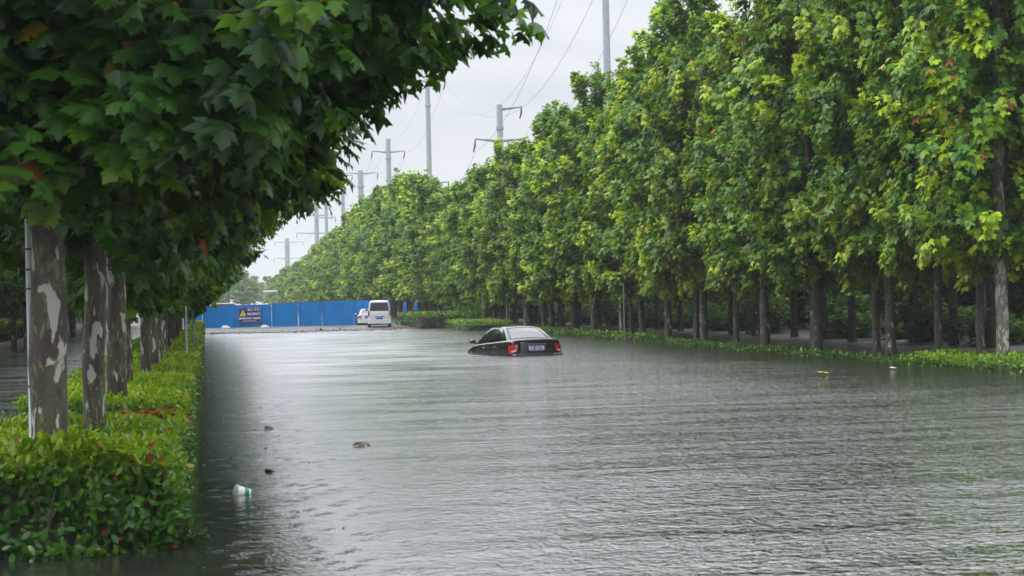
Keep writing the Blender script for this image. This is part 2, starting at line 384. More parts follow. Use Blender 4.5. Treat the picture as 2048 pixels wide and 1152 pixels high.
def tree_meshes(seed, H, z_first, prof, n_limb, leaf, n_leaf, tmpl, leafmat, barkmat, r0, steep=1.0, sub=6, young=0.5, droop=0.35, name='crown', yel=0.012, brn=0.006, org=0.003, young_sprig=0.22, mean=0.33, skirt=0, skirt_top=None, arms=()):
    g = np.random.default_rng(seed)
    pz, pr = zip(*prof)
    bm = bmesh.new()
    # leader
    nz_ = 9; zz = np.linspace(-0.25, H * 0.93, nz_)
    off = np.cumsum(g.normal(0, 0.07, (nz_, 2)), 0) * np.linspace(0, 1, nz_)[:, None]
    lead = np.column_stack([off, zz]); lead[:2, :2] = 0
    zs = np.concatenate([[-0.25, 0.0, 0.18, 0.6], np.linspace(0.85, 4.0, 14), np.linspace(4.7, H * 0.93, 7)])
    lp = np.column_stack([np.interp(zs, zz, lead[:, 0]), np.interp(zs, zz, lead[:, 1]), zs])
    rad = np.array([1.3, 1.22, 1.08, 1.0] + list(np.interp((zs[4:] - .85) / (H * .93 - .85), [0, .3, 1], [.97, .86, .10]))) * r0
    tube(bm, lp, rad, 16)
    for v in bm.verts:
        a_ = Vector((np.interp(v.co.z, zs, lp[:, 0]), np.interp(v.co.z, zs, lp[:, 1]), v.co.z)); d_ = v.co - a_
        k_ = 1 + .20 * noise.noise(Vector((v.co.x * 7 + seed, v.co.y * 7, v.co.z * 1.9))) + .09 * noise.noise(Vector((v.co.x * 16, v.co.y * 16 + seed, v.co.z * 6)))
        v.co = a_ + d_ * k_
    bm.faces.ensure_lookup_table(); nf_ = len(bm.faces)
    shoots = []
    for i in range(n_limb):
        u = (i + g.uniform(0, .9)) / n_limb
        za = z_first * 0.86 + (H * 0.86 - z_first * 0.86) * u ** 1.05
        az = i * 2.39996 + g.normal(0, .35)
        rise = g.uniform(.5, 1.7) * (0.5 + 0.9 * u) * steep
        ze = min(za + rise, H * 0.97)
        rr = np.interp(ze, pz, pr) * g.uniform(.72, 1.06)
        p0 = np.array([np.interp(za, zz, lead[:, 0]), np.interp(za, zz, lead[:, 1]), za])
        d = np.array([math.cos(az), math.sin(az), 0])
        p2 = np.array([lead[0, 0], lead[0, 1], 0]) + d * rr + np.array([0, 0, ze]) + np.array([0, 0, -droop * max(0, 1 - u * 2.2)])
        p1 = p0 * .45 + p2 * .55 + np.array([0, 0, .35 * (0.4 + u)])
        pts = curve(p0, p1, p2, 6)
        tube(bm, pts, np.linspace(min(r0, .12) * .20 * (1.1 - .6 * u), .007, 6), 5, cap=False)
        lrv = g.random(); shoots.append((pts[2:], 1.0, lrv))
        for s in range(sub):
            t = g.uniform(.22, 1.0)
            k = t * 5; a = int(min(k, 4)); q0 = pts[a] * (1 - (k - a)) + pts[a + 1] * (k - a)
            dirn = unit(d * .55 + np.array([0, 0, .45]) * steep + g.normal(0, .55, 3) + np.array([0, 0, -.9 * droop * max(0, 1 - u * 2.5)]))
            ln = g.uniform(.45, 1.05) * (0.5 + 0.25 * rr)
            q2 = q0 + dirn * ln
            lim = np.interp(q2[2], pz, pr) * 1.08; hr = math.hypot(q2[0], q2[1])
            if hr > lim: q2[:2] *= lim / hr
            q1 = (q0 + q2) / 2 + np.array([0, 0, .10])
            sp = curve(q0, q1, q2, 4)
            if s < 3: tube(bm, sp, [.012, .010, .008, .005], 4, cap=False)
            shoots.append((sp, .9, float(np.clip(.65 * lrv + .35 * g.random(), 0, 1)) if g.random() > .25 else g.random()))
    for (az, za, rr, ze) in arms:                                 # long boughs with loose hanging sprays
        d = np.array([math.cos(az), math.sin(az), 0]); p0 = np.array([0, 0, za]); p2 = d * rr + np.array([0, 0, ze])
        pts = curve(p0, p0 * .4 + p2 * .6 + np.array([0, 0, .25]), p2, 8); tube(bm, pts, np.linspace(.028, .006, 8), 5, cap=False); shoots.append((pts[4:], 1.0, g.random()))
        for s in range(9):
            q0 = pts[int(g.integers(3, 8))]; q2 = q0 + np.array([g.normal(0, .16), g.normal(0, .25), g.uniform(-.20, .22)]); sp = curve(q0, (q0 + q2) / 2 + np.array([0, 0, .06]), q2, 4)
            tube(bm, sp, [.007, .006, .005, .004], 4, cap=False); shoots.append((sp, .9, g.random()))
    for s in range(skirt):                                        # short hanging shoots that close the underside
        az = g.uniform(0, 6.28); ze = g.uniform(pz[0], z_first + 1.2 if skirt_top is None else skirt_top); rr = np.interp(ze, pz, pr) * math.sqrt(g.uniform(.02, 1))
        q2 = np.array([rr * math.cos(az), rr * math.sin(az), ze]); q0 = q2 + np.array([-.25 * math.cos(az), -.25 * math.sin(az), g.uniform(.5, .9)])
        sp = curve(q0, (q0 + q2) / 2 + np.array([0, 0, .1]), q2, 4); tube(bm, sp, [.008, .007, .006, .004], 4, cap=False); shoots.append((sp, .9, g.random()))
    for s in range(7):                                            # shoots at the top
        q0 = np.array([lead[-1, 0], lead[-1, 1], H * g.uniform(.78, .93)])
        q2 = q0 + np.array([g.normal(0, .28), g.normal(0, .28), g.uniform(.45, 1.0)])
        shoots.append((curve(q0, (q0 + q2) / 2, q2, 4), .8, g.random()))
    bm.faces.ensure_lookup_table()
    for f_ in bm.faces[nf_:]: f_.material_index = 1
    tm = bpy.data.meshes.new('trunk'); bm.to_mesh(tm); bm.free(); tm.materials.append(barkmat); tm.materials.append(M['twig_bark'])
    tm.polygons.foreach_set('use_smooth', np.ones(len(tm.polygons), bool))
    # leaves along the shoots
    lens = np.array([np.linalg.norm(np.diff(s[0], axis=0), axis=1).sum() for s in shoots])
    cnt = np.maximum(4, (n_leaf * lens / lens.sum()).astype(int))
    P, T, Nn, S, B = [], [], [], [], []
    for (pts, wgt, rv), c in zip(shoots, cnt):
        t = g.random(c) ** .8
        k = t * (len(pts) - 1); a = np.minimum(k.astype(int), len(pts) - 2); f = (k - a)[:, None]
        p = pts[a] * (1 - f) + pts[a + 1] * f
        ax = unit(pts[a + 1] - pts[a])
        rnd = unit(g.normal(0, 1, (c, 3)))
        sidev = unit(rnd - (rnd * ax).sum(1, keepdims=True) * ax)
        outw = unit(np.column_stack([p[:, 0], p[:, 1], np.full(c, .25)]))
        p = p + sidev * (leaf * g.uniform(.15, .75, c))[:, None]
        tipd = unit(sidev * .8 + outw * .45 + ax * (.15 + .5 * t)[:, None] + np.array([0, 0, -.55]) + g.normal(0, .3, (c, 3)))
        nd = unit(np.array([0, 0, 1.0]) + outw * 1.05 + g.normal(0, .33, (c, 3)))
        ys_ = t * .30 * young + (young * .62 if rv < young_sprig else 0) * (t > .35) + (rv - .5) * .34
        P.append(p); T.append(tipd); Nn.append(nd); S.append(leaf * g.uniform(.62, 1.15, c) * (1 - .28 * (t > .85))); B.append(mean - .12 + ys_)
    P, T, Nn, S, B = (np.concatenate(x) for x in (P, T, Nn, S, B))
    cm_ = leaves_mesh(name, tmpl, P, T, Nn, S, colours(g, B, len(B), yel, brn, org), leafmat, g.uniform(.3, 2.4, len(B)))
    return tm, cm_

def plant_tree(tm, cmh, loc, rz, sxy, sz, label, cat='tree', group=None, name='plane_tree', bark=None):
    t = empty(name, loc, rz); t.scale = (sxy, sxy, sz)
    tag(t, label, cat, group)
    o = link('trunk', tm, t)
    if bark is not None:
        o.material_slots[0].link = 'OBJECT'; o.material_slots[0].material = bark
    link('crown', cmh, t)
    return t

ORD = ['first', 'second', 'third', 'fourth', 'fifth', 'sixth', 'seventh', 'eighth', 'ninth', 'tenth', 'eleventh', 'twelfth', 'thirteenth', 'fourteenth', 'fifteenth', 'sixteenth', 'seventeenth', 'eighteenth', 'nineteenth', 'twentieth']

# --- right side rows
RPROF = [(1.5, 1.0), (2.1, 1.6), (3.2, 1.9), (5.0, 2.0), (7.0, 1.85), (8.8, 1.35), (10.2, .75), (11.2, .3)]
RV = [tree_meshes(100 + i, 11.0, 2.3, RPROF, 34, .185, 13000, T_MED, M['leaf'], M['bark'], .115, steep=1.25, sub=7, skirt=120, skirt_top=8.0, arms=[(k * 2.4, 1.9 + k * .36, .75, 2.2 + k * .38) for k in range(16)], young=.95, droop=.3, young_sprig=.30, mean=.44,
                  yel=.012 + .05 * (i == 3), brn=.004, org=.003 + .012 * (i == 1)) for i in range(6)]
RF = [tree_meshes(140 + i, 11.0, 2.0, RPROF, 28, .29, 3000, T_FAR, M['leaf_far'], M['bark'], .115, steep=1.25, sub=6, skirt=60, skirt_top=8.0, young=.9, droop=.3, young_sprig=.30, mean=.43) for i in range(4)]
def right_h(y):
    return lerp(y, [30, 60, 66, 80, 98, 110, 118, 123, 127, 131, 153, 194, 244, 311, 372, 470], [13.2, 12.3, 11.5, 10.9, 10.1, 9.2, 8.4, 8.4, 10.0, 11.0, 12.2, 11.6, 10.4, 9.8, 8.9, 8.0])

g = np.random.default_rng(5)
front = [34.5, 36.4, 38.7, 40.8, 42.9, 45.2, 47.5, 50.2, 52.9, 55.1, 57.4, 59.3, 61.6, 63.9, 66.3, 69.0, 71.2, 73.4, 75.6, 78.0]
desc = {0: 'tall plane tree with pale peeling trunk, nearest the camera in the row beyond the water', 1: 'plane tree with dark slim trunk, second in the row beyond the water'}
y = 80.4
while y < 250: front.append(y); y += 2.45 + g.uniform(-.25, .25)
pale_set = {0, 16, 24}
for i, yy in enumerate(front):
    v = RV[int(g.integers(6))] if yy < 125 else RF[int(g.integers(4))]
    hh = right_h(yy) * (g.uniform(.97, 1.06) if [1, 0, 0, 1, 0, 1, 0][i % 7] else g.uniform(.86, .98))
    fw = [1, 0, 0, 1, 0, 1, 0][i % 7]; x = 17.0 - .55 * fw + g.normal(0, .12)
    pale = i in pale_set
    if i < 20:
        lab = desc.get(i, f"plane tree with {'pale flaking' if pale else 'dark wet'} trunk, {ORD[i]} in the front row behind the low right hedge")
        grp = 'plane trees in the front row along the right water edge'
    else:
        lab, grp = 'distant plane tree in the dense green row past the drowned car', 'distant plane trees of the right front row'
    plant_tree(*v, (x, yy, ground_z(np.array(x), np.array(yy)).item() - .02), g.uniform(0, 6.28), (1.12 if fw else .86) * g.uniform(.94, 1.06) * (1.0 if yy < 125 else 1.15), hh / 11.0, lab, 'tree', grp,
               bark=M['bark_pale'] if pale else None)
y = 33.6
k = 0
while y < 250:
    v = RV[int(g.integers(6))] if y < 125 else RF[int(g.integers(4))]
    x = 20.6 + g.normal(0, .25); hh = right_h(y) * g.uniform(.92, 1.03)
    plant_tree(*v, (x, y, .05), g.uniform(0, 6.28), g.uniform(1.0, 1.2), hh / 11.0, 'plane tree standing in the second row behind the waterside trees', 'tree', 'plane trees in the second row on the right')
    y += 3.3 + g.uniform(-.3, .3)
y = 252
while y < 470:
    v = RF[int(g.integers(4))]
    plant_tree(*v, (17 + g.uniform(-.4, 3), y, .1), g.uniform(0, 6.28), g.uniform(1.3, 1.6), right_h(y) * g.uniform(.95, 1.08) / 11.0, 'hazy far plane tree at the receding end of the right row', 'tree', 'far plane trees fading at the end of the row')
    y += 5.0

# --- left row over the hedge
LPROF = [(1.6, .7), (2.0, 1.1), (2.6, 1.7), (3.1, 2.3), (3.8, 2.9), (4.6, 3.4), (5.6, 3.4), (7.0, 2.8), (9.0, 1.6), (10.8, .4)]
LPROF2 = [(2.35, .6), (2.55, 1.2), (2.8, 1.7), (3.1, 2.2), (3.8, 2.8), (4.6, 3.2), (5.6, 3.4), (7.0, 2.8), (9.0, 1.6), (10.8, .4)]
LPROF1 = [(2.34, .6), (2.5, 1.2), (2.72, 1.55), (3.1, 2.05), (3.5, 2.5), (4.0, 3.0), (4.6, 3.5), (6, 3.5), (7.5, 2.8), (9.0, 1.6), (10.8, .4)]
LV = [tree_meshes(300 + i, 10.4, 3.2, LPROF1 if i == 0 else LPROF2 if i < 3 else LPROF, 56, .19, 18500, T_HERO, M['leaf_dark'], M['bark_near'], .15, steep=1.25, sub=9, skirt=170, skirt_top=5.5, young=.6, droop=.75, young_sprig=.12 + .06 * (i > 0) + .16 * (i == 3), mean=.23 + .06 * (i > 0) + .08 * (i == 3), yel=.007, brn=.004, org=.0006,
                  arms=[(a - .6, 3.0, r, z) for a, r, z in ((-.12, 3.05, 4.0), (.10, 3.12, 3.9), (-.3, 2.9, 4.15), (.02, 2.45, 3.42), (.25, 2.1, 3.2), (-.2, 2.35, 3.45), (.4, 3.0, 3.8),
                  (-1.2, 1.3, 3.0), (-1.6, 1.1, 3.3), (-2.0, 1.2, 2.9), (-1.4, 1.0, 3.7), (-1.8, 1.1, 4.0), (-1.55, .8, 2.75), (-2.3, 1.0, 3.5), (-1.0, 1.0, 3.5), (-1.6, 1.3, 4.3))] if i == 0 else ()) for i in range(4)]
LF = [tree_meshes(340 + i, 10.4, 2.4, LPROF, 36, .24, 6200, T_FAR, M['leaf_far'], M['bark'], .13, steep=1.1, sub=8, skirt=60, young=.4, droop=.8, young_sprig=.28, mean=.40) for i in range(3)]
ly = [13.5, 18.4, 22.6, 26.6, 30.6, 34.8, 39, 43, 47, 51, 55, 59.5, 64, 69, 74, 79, 84, 89, 94, 99, 104]
ldesc = ['thick plane tree with mottled cream and brown trunk rising from the front hedge block',
         'plane tree with olive trunk and pale strip, just behind the thickest trunk',
         'plane tree with dark peeling trunk at the gap of red leaves in the hedge',
         'slimmer plane tree hidden behind three thicker trunks in the hedge',
         'narrow plane tree with pale edge standing clear of the thick trunks in the hedge']
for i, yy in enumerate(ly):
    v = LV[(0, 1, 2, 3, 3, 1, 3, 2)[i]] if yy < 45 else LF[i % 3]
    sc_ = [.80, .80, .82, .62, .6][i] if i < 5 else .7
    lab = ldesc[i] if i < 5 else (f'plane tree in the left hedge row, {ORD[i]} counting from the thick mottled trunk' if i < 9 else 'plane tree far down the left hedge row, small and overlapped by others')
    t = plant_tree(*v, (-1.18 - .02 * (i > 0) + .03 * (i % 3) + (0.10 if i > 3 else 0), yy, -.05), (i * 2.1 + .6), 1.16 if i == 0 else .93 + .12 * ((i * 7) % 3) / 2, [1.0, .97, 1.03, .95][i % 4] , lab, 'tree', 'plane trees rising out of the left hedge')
    [c_ for c_ in t.children if c_.name.startswith('trunk')][0].scale = (sc_, sc_, 1)

# --- trees across the flooded side road on the left
y = 46.0; i = 0
while y < 150:
    v = LF[i % 3]
    plant_tree(*v, (-7.6 + g.normal(0, .15), y, .0), g.uniform(0, 6.28), .85, .92, 'slender tree with pale trunk across the flooded side road', 'tree', 'trees across the flooded side road')
    y += 4.1; i += 1
y = 52.0
while y < 270:
    v = LF[i % 3]
    plant_tree(*v, (-13.5 + g.normal(0, .5), y, .25), g.uniform(0, 6.28), 1.15, 1.0, 'leafy tree standing behind the clipped hedge beyond the side road', 'tree', 'trees behind the far left hedge')
    y += 6.0; i += 1

# --- hazy trees far beyond the blue hoarding
for i in range(26):
    v = RF[i % 4]
    yy = 420 + 170 * g.random(); xx = -40 + i * 3.2 + g.uniform(-1, 1)
    if i > 18: yy = 560
    plant_tree(*v, (xx, yy, .3), g.uniform(0, 6.28), g.uniform(2.0, 2.7), g.uniform(.75, 1.0), 'pale hazy tree far beyond the blue hoarding', 'tree', 'hazy trees beyond the blue hoarding', name='distant_tree')

# ------------------------------------------------------------------ shrubs and weeds
def shrub_mesh(seed, H, Rr, n, leaf, tmpl, mean, stems=26):
    g = np.random.default_rng(seed); bm = bmesh.new(); P, T, Nn, B = [], [], [], []
    for s in range(stems):
        az = g.uniform(0, 6.28); r = Rr * math.sqrt(g.random()); h_ = H * (1 - .45 * (r / Rr) ** 2) * g.uniform(.55, 1.05)
        p0 = np.array([.25 * r * math.cos(az), .25 * r * math.sin(az), -.05]); p2 = np.array([r * math.cos(az), r * math.sin(az), h_]); p1 = np.array([.5 * p2[0], .5 * p2[1], h_ * .75])
        pts = curve(p0, p1, p2, 6); tube(bm, pts, np.linspace(.022, .006, 6) * (H / 2.5 + .4), 4, cap=False)
        c = n // stems; t = g.uniform(.05, 1, c); k = t * 5; a = np.minimum(k.astype(int), 4); f = (k - a)[:, None]
        p = pts[a] * (1 - f) + pts[a + 1] * f + g.normal(0, .16 * Rr, (c, 3)) * np.array([1, 1, .6]); p[:, 2] = np.maximum(p[:, 2], .02)
        o = unit(np.column_stack([p[:, 0], p[:, 1], np.full(c, .4)]))
        P.append(p); T.append(unit(o + g.normal(0, .6, (c, 3)) + np.array([0, 0, -.15]))); Nn.append(unit(np.array([0, 0, 1.]) + .6 * o + g.normal(0, .45, (c, 3)))); B.append(mean + .25 * (t - .5) + g.uniform(-.12, .12))
    sm = bpy.data.meshes.new('stems'); bm.to_mesh(sm); bm.free(); sm.materials.append(M['twig'])
    P, T, Nn, B = (np.concatenate(x) for x in (P, T, Nn, B))
    fm = leaves_mesh('foliage', tmpl, P, T, Nn, leaf * g.uniform(.6, 1.2, len(B)), colours(g, B, len(B), .006, .004, 0), M['shrub_leaf'])
    return sm, fm
def plant_shrub(ms, loc, rz, s, sz, label, group=None, name='shrub', cat='shrub'):
    t = empty(name, loc, rz); t.scale = (s, s, sz); tag(t, label, cat, group)
    link('stems', ms[0], t); link('foliage', ms[1], t); return t
SV = [shrub_mesh(500 + i, 2.0, 1.3, 1500, .17, T_FAR, .36) for i in range(3)]
SB = [shrub_mesh(520 + i, 5.5, 2.4, 3000, .26, T_FAR, .22) for i in range(2)]
y = 32.0
while y < 330:
    plant_shrub(SB[int(g.integers(2))], (26.5 + g.uniform(-1, 1), y, .1), g.uniform(0, 6), g.uniform(.95, 1.15) * (1.0 if y < 130 else 1.3), g.uniform(.8, 1.1), 'tall dark bush behind the tree trunks on the right', 'tall bushes behind the right trees', 'tall_bush', 'bush')
    y += 3.0 if y < 130 else 4.2
y = 44.0
while y < 118:
    plant_shrub(SV[int(g.integers(3))], (22.6 + g.uniform(-1.2, 1.5), y, .08), g.uniform(0, 6), g.uniform(.7, 1.1), g.uniform(.5, .95), 'low green bush growing between the right tree trunks', 'low bushes between the right trunks', 'low_bush', 'bush')
    y += 2.6 + g.uniform(-.8, 1.2)
y = 62.0
while y < 270:
    plant_shrub(SB[int(g.integers(2))], (-18.5 + g.uniform(-1, 1), y, .25), g.uniform(0, 6), g.uniform(1.0, 1.25), g.uniform(.8, 1.0), 'tall dark bush at the back of the trees on the left', 'tall bushes behind the left trees', 'tall_bush', 'bush')
    y += 4.5
for k_, (x, yy, s) in enumerate([(15.6, 104.5, .95), (16.3, 107.5, 1.1)]):
    plant_shrub(SV[k_], (x, yy, .0), k_ * 2., s, .9 + .1 * k_, ['bluish green feathery bush by the trunks left of the drowned car', 'taller bluish bush just behind the feathery one left of the car'][k_], None, 'bush', 'bush')
WV = [shrub_mesh(560 + i, .75, .28, 46, .15, T_OVAL, .72, stems=5) for i in range(2)]
for k_, (x, yy, s, lab) in enumerate([(-2.25, 18.6, 1.0, 'yellow green weed standing in the hedge left of the thick trunk'), (-2.45, 20.4, .8, 'smaller weed behind the yellow green one at the side road edge'),
                                      (-.75, 33.5, .8, 'leafy weed sprig growing beside the narrow hedge trunk')]):
    plant_shrub(WV[k_ % 2], (x, yy, .12), k_ * 1.3, s, s * 1.1, lab, None, 'weed', 'weed')

# ------------------------------------------------------------------ hedges
def hedge(x0, x1, y0, y1, z0, z1, leaf, per_m2, tmpl, label, mean_top=.72, mean_side=.32, seed=0, group=None, name='hedge', red=.004, hull=True, ragged=.05):
    g = np.random.default_rng(seed + 900)
    t = empty(name, ((x0 + x1) / 2, (y0 + y1) / 2, 0)); tag(t, label, 'hedge', group)
    cx, cy_ = (x0 + x1) / 2, (y0 + y1) / 2
    hx, hy = (x1 - x0) / 2, (y1 - y0) / 2
    faces = [('top', 4 * hx * hy), ('x+', 2 * hy * (z1 - z0)), ('x-', 2 * hy * (z1 - z0)), ('y-', 2 * hx * (z1 - z0)), ('y+', 2 * hx * (z1 - z0))]
    P, T, Nn, B, S = [], [], [], [], []
    def bump(a, b): return ragged * (np.sin(a * 2.3 + seed) * np.sin(b * 1.7 + 2 * seed) + .6 * np.sin(a * 5.1 + b * 4.3))
    for nm, area in faces:
        n = int(area * per_m2 * (1.0 if nm == 'top' else .9))
        if nm in ('x-', 'y+'): n //= 3
        u, v = g.uniform(-1, 1, n), g.uniform(-1, 1, n)
        dep = np.abs(g.normal(0, .075, n))
        zz = z0 + (z1 - z0) * (v * .5 + .5)
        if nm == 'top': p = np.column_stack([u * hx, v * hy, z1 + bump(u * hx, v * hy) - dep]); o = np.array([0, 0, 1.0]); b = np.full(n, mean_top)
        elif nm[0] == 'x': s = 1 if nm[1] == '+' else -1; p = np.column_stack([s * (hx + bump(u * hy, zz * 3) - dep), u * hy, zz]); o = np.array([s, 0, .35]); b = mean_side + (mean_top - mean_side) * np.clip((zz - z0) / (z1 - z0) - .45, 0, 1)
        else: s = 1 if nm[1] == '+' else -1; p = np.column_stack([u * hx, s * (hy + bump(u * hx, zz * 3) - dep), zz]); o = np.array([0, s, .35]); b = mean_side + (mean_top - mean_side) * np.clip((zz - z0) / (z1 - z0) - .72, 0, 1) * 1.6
        p[:, 2] = np.maximum(p[:, 2], z0)
        P.append(p); Nn.append(unit(o + g.normal(0, .45, (n, 3)) + np.array([0, 0, .35]))); T.append(unit(o * .55 + g.normal(0, .75, (n, 3)) + np.array([0, 0, .10 if nm == 'top' else -.1])))
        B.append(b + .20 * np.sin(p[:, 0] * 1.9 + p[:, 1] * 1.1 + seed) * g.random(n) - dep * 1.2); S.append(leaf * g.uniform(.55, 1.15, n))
    P, T, Nn, B, S = (np.concatenate(x) for x in (P, T, Nn, B, S))
    ns_ = int(4 * hx * hy * (9 if per_m2 > 600 else 3))                    # stray new shoots above the clipped top
    bx, by = np.repeat(g.uniform(-hx, hx, ns_), 6), np.repeat(g.uniform(-hy, hy, ns_), 6); hgt = np.repeat(g.uniform(.02, .10, ns_), 6) * np.tile(np.linspace(.1, 1, 6), ns_)
    q = len(bx); P = np.concatenate([P, np.column_stack([bx + g.normal(0, .012, q), by + g.normal(0, .012, q), z1 + hgt])]); az = g.uniform(0, 6.28, q)
    T = np.concatenate([T, unit(np.column_stack([np.cos(az), np.sin(az), np.full(q, .55)]))]); Nn = np.concatenate([Nn, unit(np.column_stack([-.4 * np.cos(az), -.4 * np.sin(az), np.ones(q)]))])
    B = np.concatenate([B, np.full(q, mean_top + .12)]); S = np.concatenate([S, leaf * g.uniform(.5, .9, q)])
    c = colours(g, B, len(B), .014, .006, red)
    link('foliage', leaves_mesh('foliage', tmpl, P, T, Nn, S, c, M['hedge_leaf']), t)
    bm = bmesh.new()
    if hull: box(bm, -hx + .2, hx - .2, -hy + .24, hy - .2, z0 - .02, z1 - .2)
    ns = int(min(160, 26 * hx * max(1, hy)))
    for k in range(ns):
        a = np.array([g.uniform(-hx, hx) * .96, g.uniform(-hy, hy) * .99, -.12])
        if k % 2: a[1] = -hy + g.uniform(.03, .12)
        b_ = a + np.array([g.normal(0, .08), g.normal(0, .06), z1 - g.uniform(.1, .25) + .1])
        tube(bm, [a, (a + b_) / 2 + g.normal(0, .02, 3), b_], [.009, .007, .004], 4, cap=False)
    bm_obj('stems', bm, M['twig'], t, smooth=False)
    return t
hedge(-2.35, -.26, 12.35, 13.2, -.02, .60, .090, 1500, T_OVAL, 'front clipped hedge block with glossy dark side and yellow green top', .67, .29, 1, red=.012, ragged=.13)
hedge(-2.35, -.28, 13.3, 20.4, -.02, .45, .078, 900, T_OVAL, 'clipped hedge block around the thick trunks, behind the front block', .71, .40, 2, red=.006, ragged=.08)
hedge(-2.3, -.28, 21.7, 28.5, -.02, .58, .075, 700, T_OVAL, 'yellow green hedge block just past the gap of red fallen leaves', .76, .42, 3)
hedge(-2.3, -.22, 29.2, 47, -.02, .56, .095, 330, T_OVAL_FAR, 'long hedge block with the two grey sign posts standing in it', .78, .40, 4)
hedge(-2.3, -.26, 47.8, 72, -.02, .62, .12, 190, T_OVAL_FAR, 'distant hedge block of the left strip ending near the pale post', .74, .45, 5)
hedge(-2.3, -.30, 73, 113, -.02, .62, .16, 110, T_OVAL_FAR, 'farthest hedge block of the left strip reaching the blue hoarding', .75, .38, 6)
hedge(15.35, 16.9, 30, 37.5, -.06, .23, .11, 330, T_OVAL, 'low half drowned hedge at the near end of the right bank', .62, .45, 7, red=.012, hull=False, ragged=.06)
hedge(15.4, 16.6, 37.6, 62, -.08, .06, .12, 120, T_OVAL, 'nearly drowned hedge strip under the right trunks', .40, .28, 8, red=.008, hull=False, ragged=.06)
hedge(15.4, 16.5, 62, 92, -.06, .18, .15, 120, T_OVAL_FAR, 'grassy green hedge strip behind the drowned black car', .52, .36, 9, hull=False, ragged=.05)
hedge(13.6, 16.2, 93, 101, .0, .45, .17, 110, T_OVAL_FAR, 'low hedge patch left of the drowned car at the water edge', .68, .42, 10)
hedge(12.4, 15.6, 104, 116, .05, .85, .19, 100, T_OVAL_FAR, 'taller hedge block beside the white van', .55, .32, 11)
hedge(-11.2, -9.9, 48, 118, .1, 1.1, .17, 90, T_OVAL_FAR, 'clipped hedge with yellow top across the flooded side road', .86, .12, 12)

# fallen leaves: red brown patch in the hedge gap and the scum line on the far road
def litter(name, pts, size, cols, label, seed):
    g = np.random.default_rng(seed); n = len(pts)
    me = leaves_mesh(name, T_MED, pts, np.column_stack([g.normal(0, 1, n), g.normal(0, 1, n), g.normal(0, .15, n)]), np.column_stack([g.normal(0, .25, n), g.normal(0, .25, n), np.ones(n)]), size * g.uniform(.6, 1.2, n), cols, M['shrub_leaf'])
    return tag(link(name, me), label, 'leaves', None, 'stuff')
n = 420; c = np.where(g.random(n)[:, None] < .55, np.array([.13, .03, .02]), np.array([.28, .08, .03])) * g.uniform(.6, 1.2, n)[:, None]
litter('fallen_leaves', np.column_stack([g.uniform(-1.1, -.3, n), g.uniform(20.2, 21.7, n), g.uniform(.30, .47, n)]), .13, c, 'red brown fallen leaves in the gap of the left hedge', 31)
n = 70; xx = -.12 + np.abs(g.normal(0, .55, n)) ; yy = g.uniform(12.6, 60, n)
c = np.where(g.random(n)[:, None] < .5, np.array([.16, .09, .05]), np.array([.30, .27, .16])) * g.uniform(.5, 1.5, n)[:, None]
litter('floating_leaves', np.column_stack([xx, yy, np.full(n, .006)]), .045, c, 'small leaves and scraps drifting along the left hedge', 33)
n = 900; xx = g.uniform(-.2, 13.5, n); yy = 103.5 + g.normal(0, 1.3, n) + .8 * np.sin(xx) + np.where(xx > 11, 3, 0)
c = np.where(g.random(n)[:, None] < .5, np.array([.15, .06, .035]), np.array([.09, .06, .04])) * g.uniform(.6, 1.4, n)[:, None]
litter('leaf_litter', np.column_stack([xx, yy, np.maximum(ground_z(xx, yy), 0) + .02]), .16, c, 'brown leaf litter washed up at the far water edge', 32)

# ------------------------------------------------------------------ posts
def post(name, loc, r, h_, mat, label, cat='post', extra=None):
    t = empty(name, loc); tag(t, label, cat)
    bm = bmesh.new(); tube(bm, [(0, 0, -.3), (0, 0, h_)], [r, r * .96], 14); bm_obj('shaft', bm, mat, t)
    if extra: extra(t)
    return t
def straps(t):
    for z in (1.86, 2.02, 2.19, 1.05):
        bm = bmesh.new(); tube(bm, [(0, 0, z), (0, 0, z + .016)], [.037, .037], 14); box(bm, .03, .05, -.012, .012, z - .01, z + .028, .003); bm_obj('strap', bm, M['strap'], t)
    bm = bmesh.new(); tube(bm, [(.035, -.02, 1.12), (.05, -.03, 1.2), (.042, -.03, 1.32), (.055, -.02, 1.45)], [.012, .02, .010, .006], 6)
    bm_obj('clamp', bm, M['strap'], t)
    bm = bmesh.new(); tube(bm, [(0, 0, 3.55), (0, 0, 3.58)], [.036, .03], 14); bm_obj('cap', bm, M['galv'], t)
post('white_post', (-1.45, 15.0, 0), .032, 3.55, M['pole_white'], 'pale painted post with dark straps beside the thickest trunk', 'post', straps)
def capped(r, h_, m_='galv'):
    def f(t):
        bm = bmesh.new(); tube(bm, [(0, 0, h_), (0, 0, h_ + .03)], [r * 1.25, r * .9], 12); bm_obj('cap', bm, M[m_], t)
        bm = bmesh.new(); tube(bm, [(0, 0, .02), (0, 0, .10)], [r * 1.9, r * 1.7], 12); bm_obj('base_collar', bm, M[m_], t)
    return f
post('sign_post', (-.50, 41.8, 0), .026, 1.66, M['galv'], 'light grey post in the left hedge, nearer one of two', 'post', capped(.026, 1.66))
post('sign_post', (-.40, 47.4, 0), .024, 1.55, M['galv_dark'], 'dark grey post in the left hedge, behind the light grey one', 'post', capped(.024, 1.55, 'galv_dark'))
def redbase(t):
    bm = bmesh.new(); tube(bm, [(0, 0, .0), (0, 0, .72)], [.082, .078], 14); bm_obj('red_sleeve', bm, M['red_print'], t)
    bm = bmesh.new(); box(bm, -.1, .5, -.06, .06, 1.75, 1.86, .01); bm_obj('top_plate', bm, M['foam'], t)
post('white_post', (-1.02, 72.5, 0), .065, 1.74, M['foam'], 'stout white post with red base far down the left hedge', 'post', redbase)
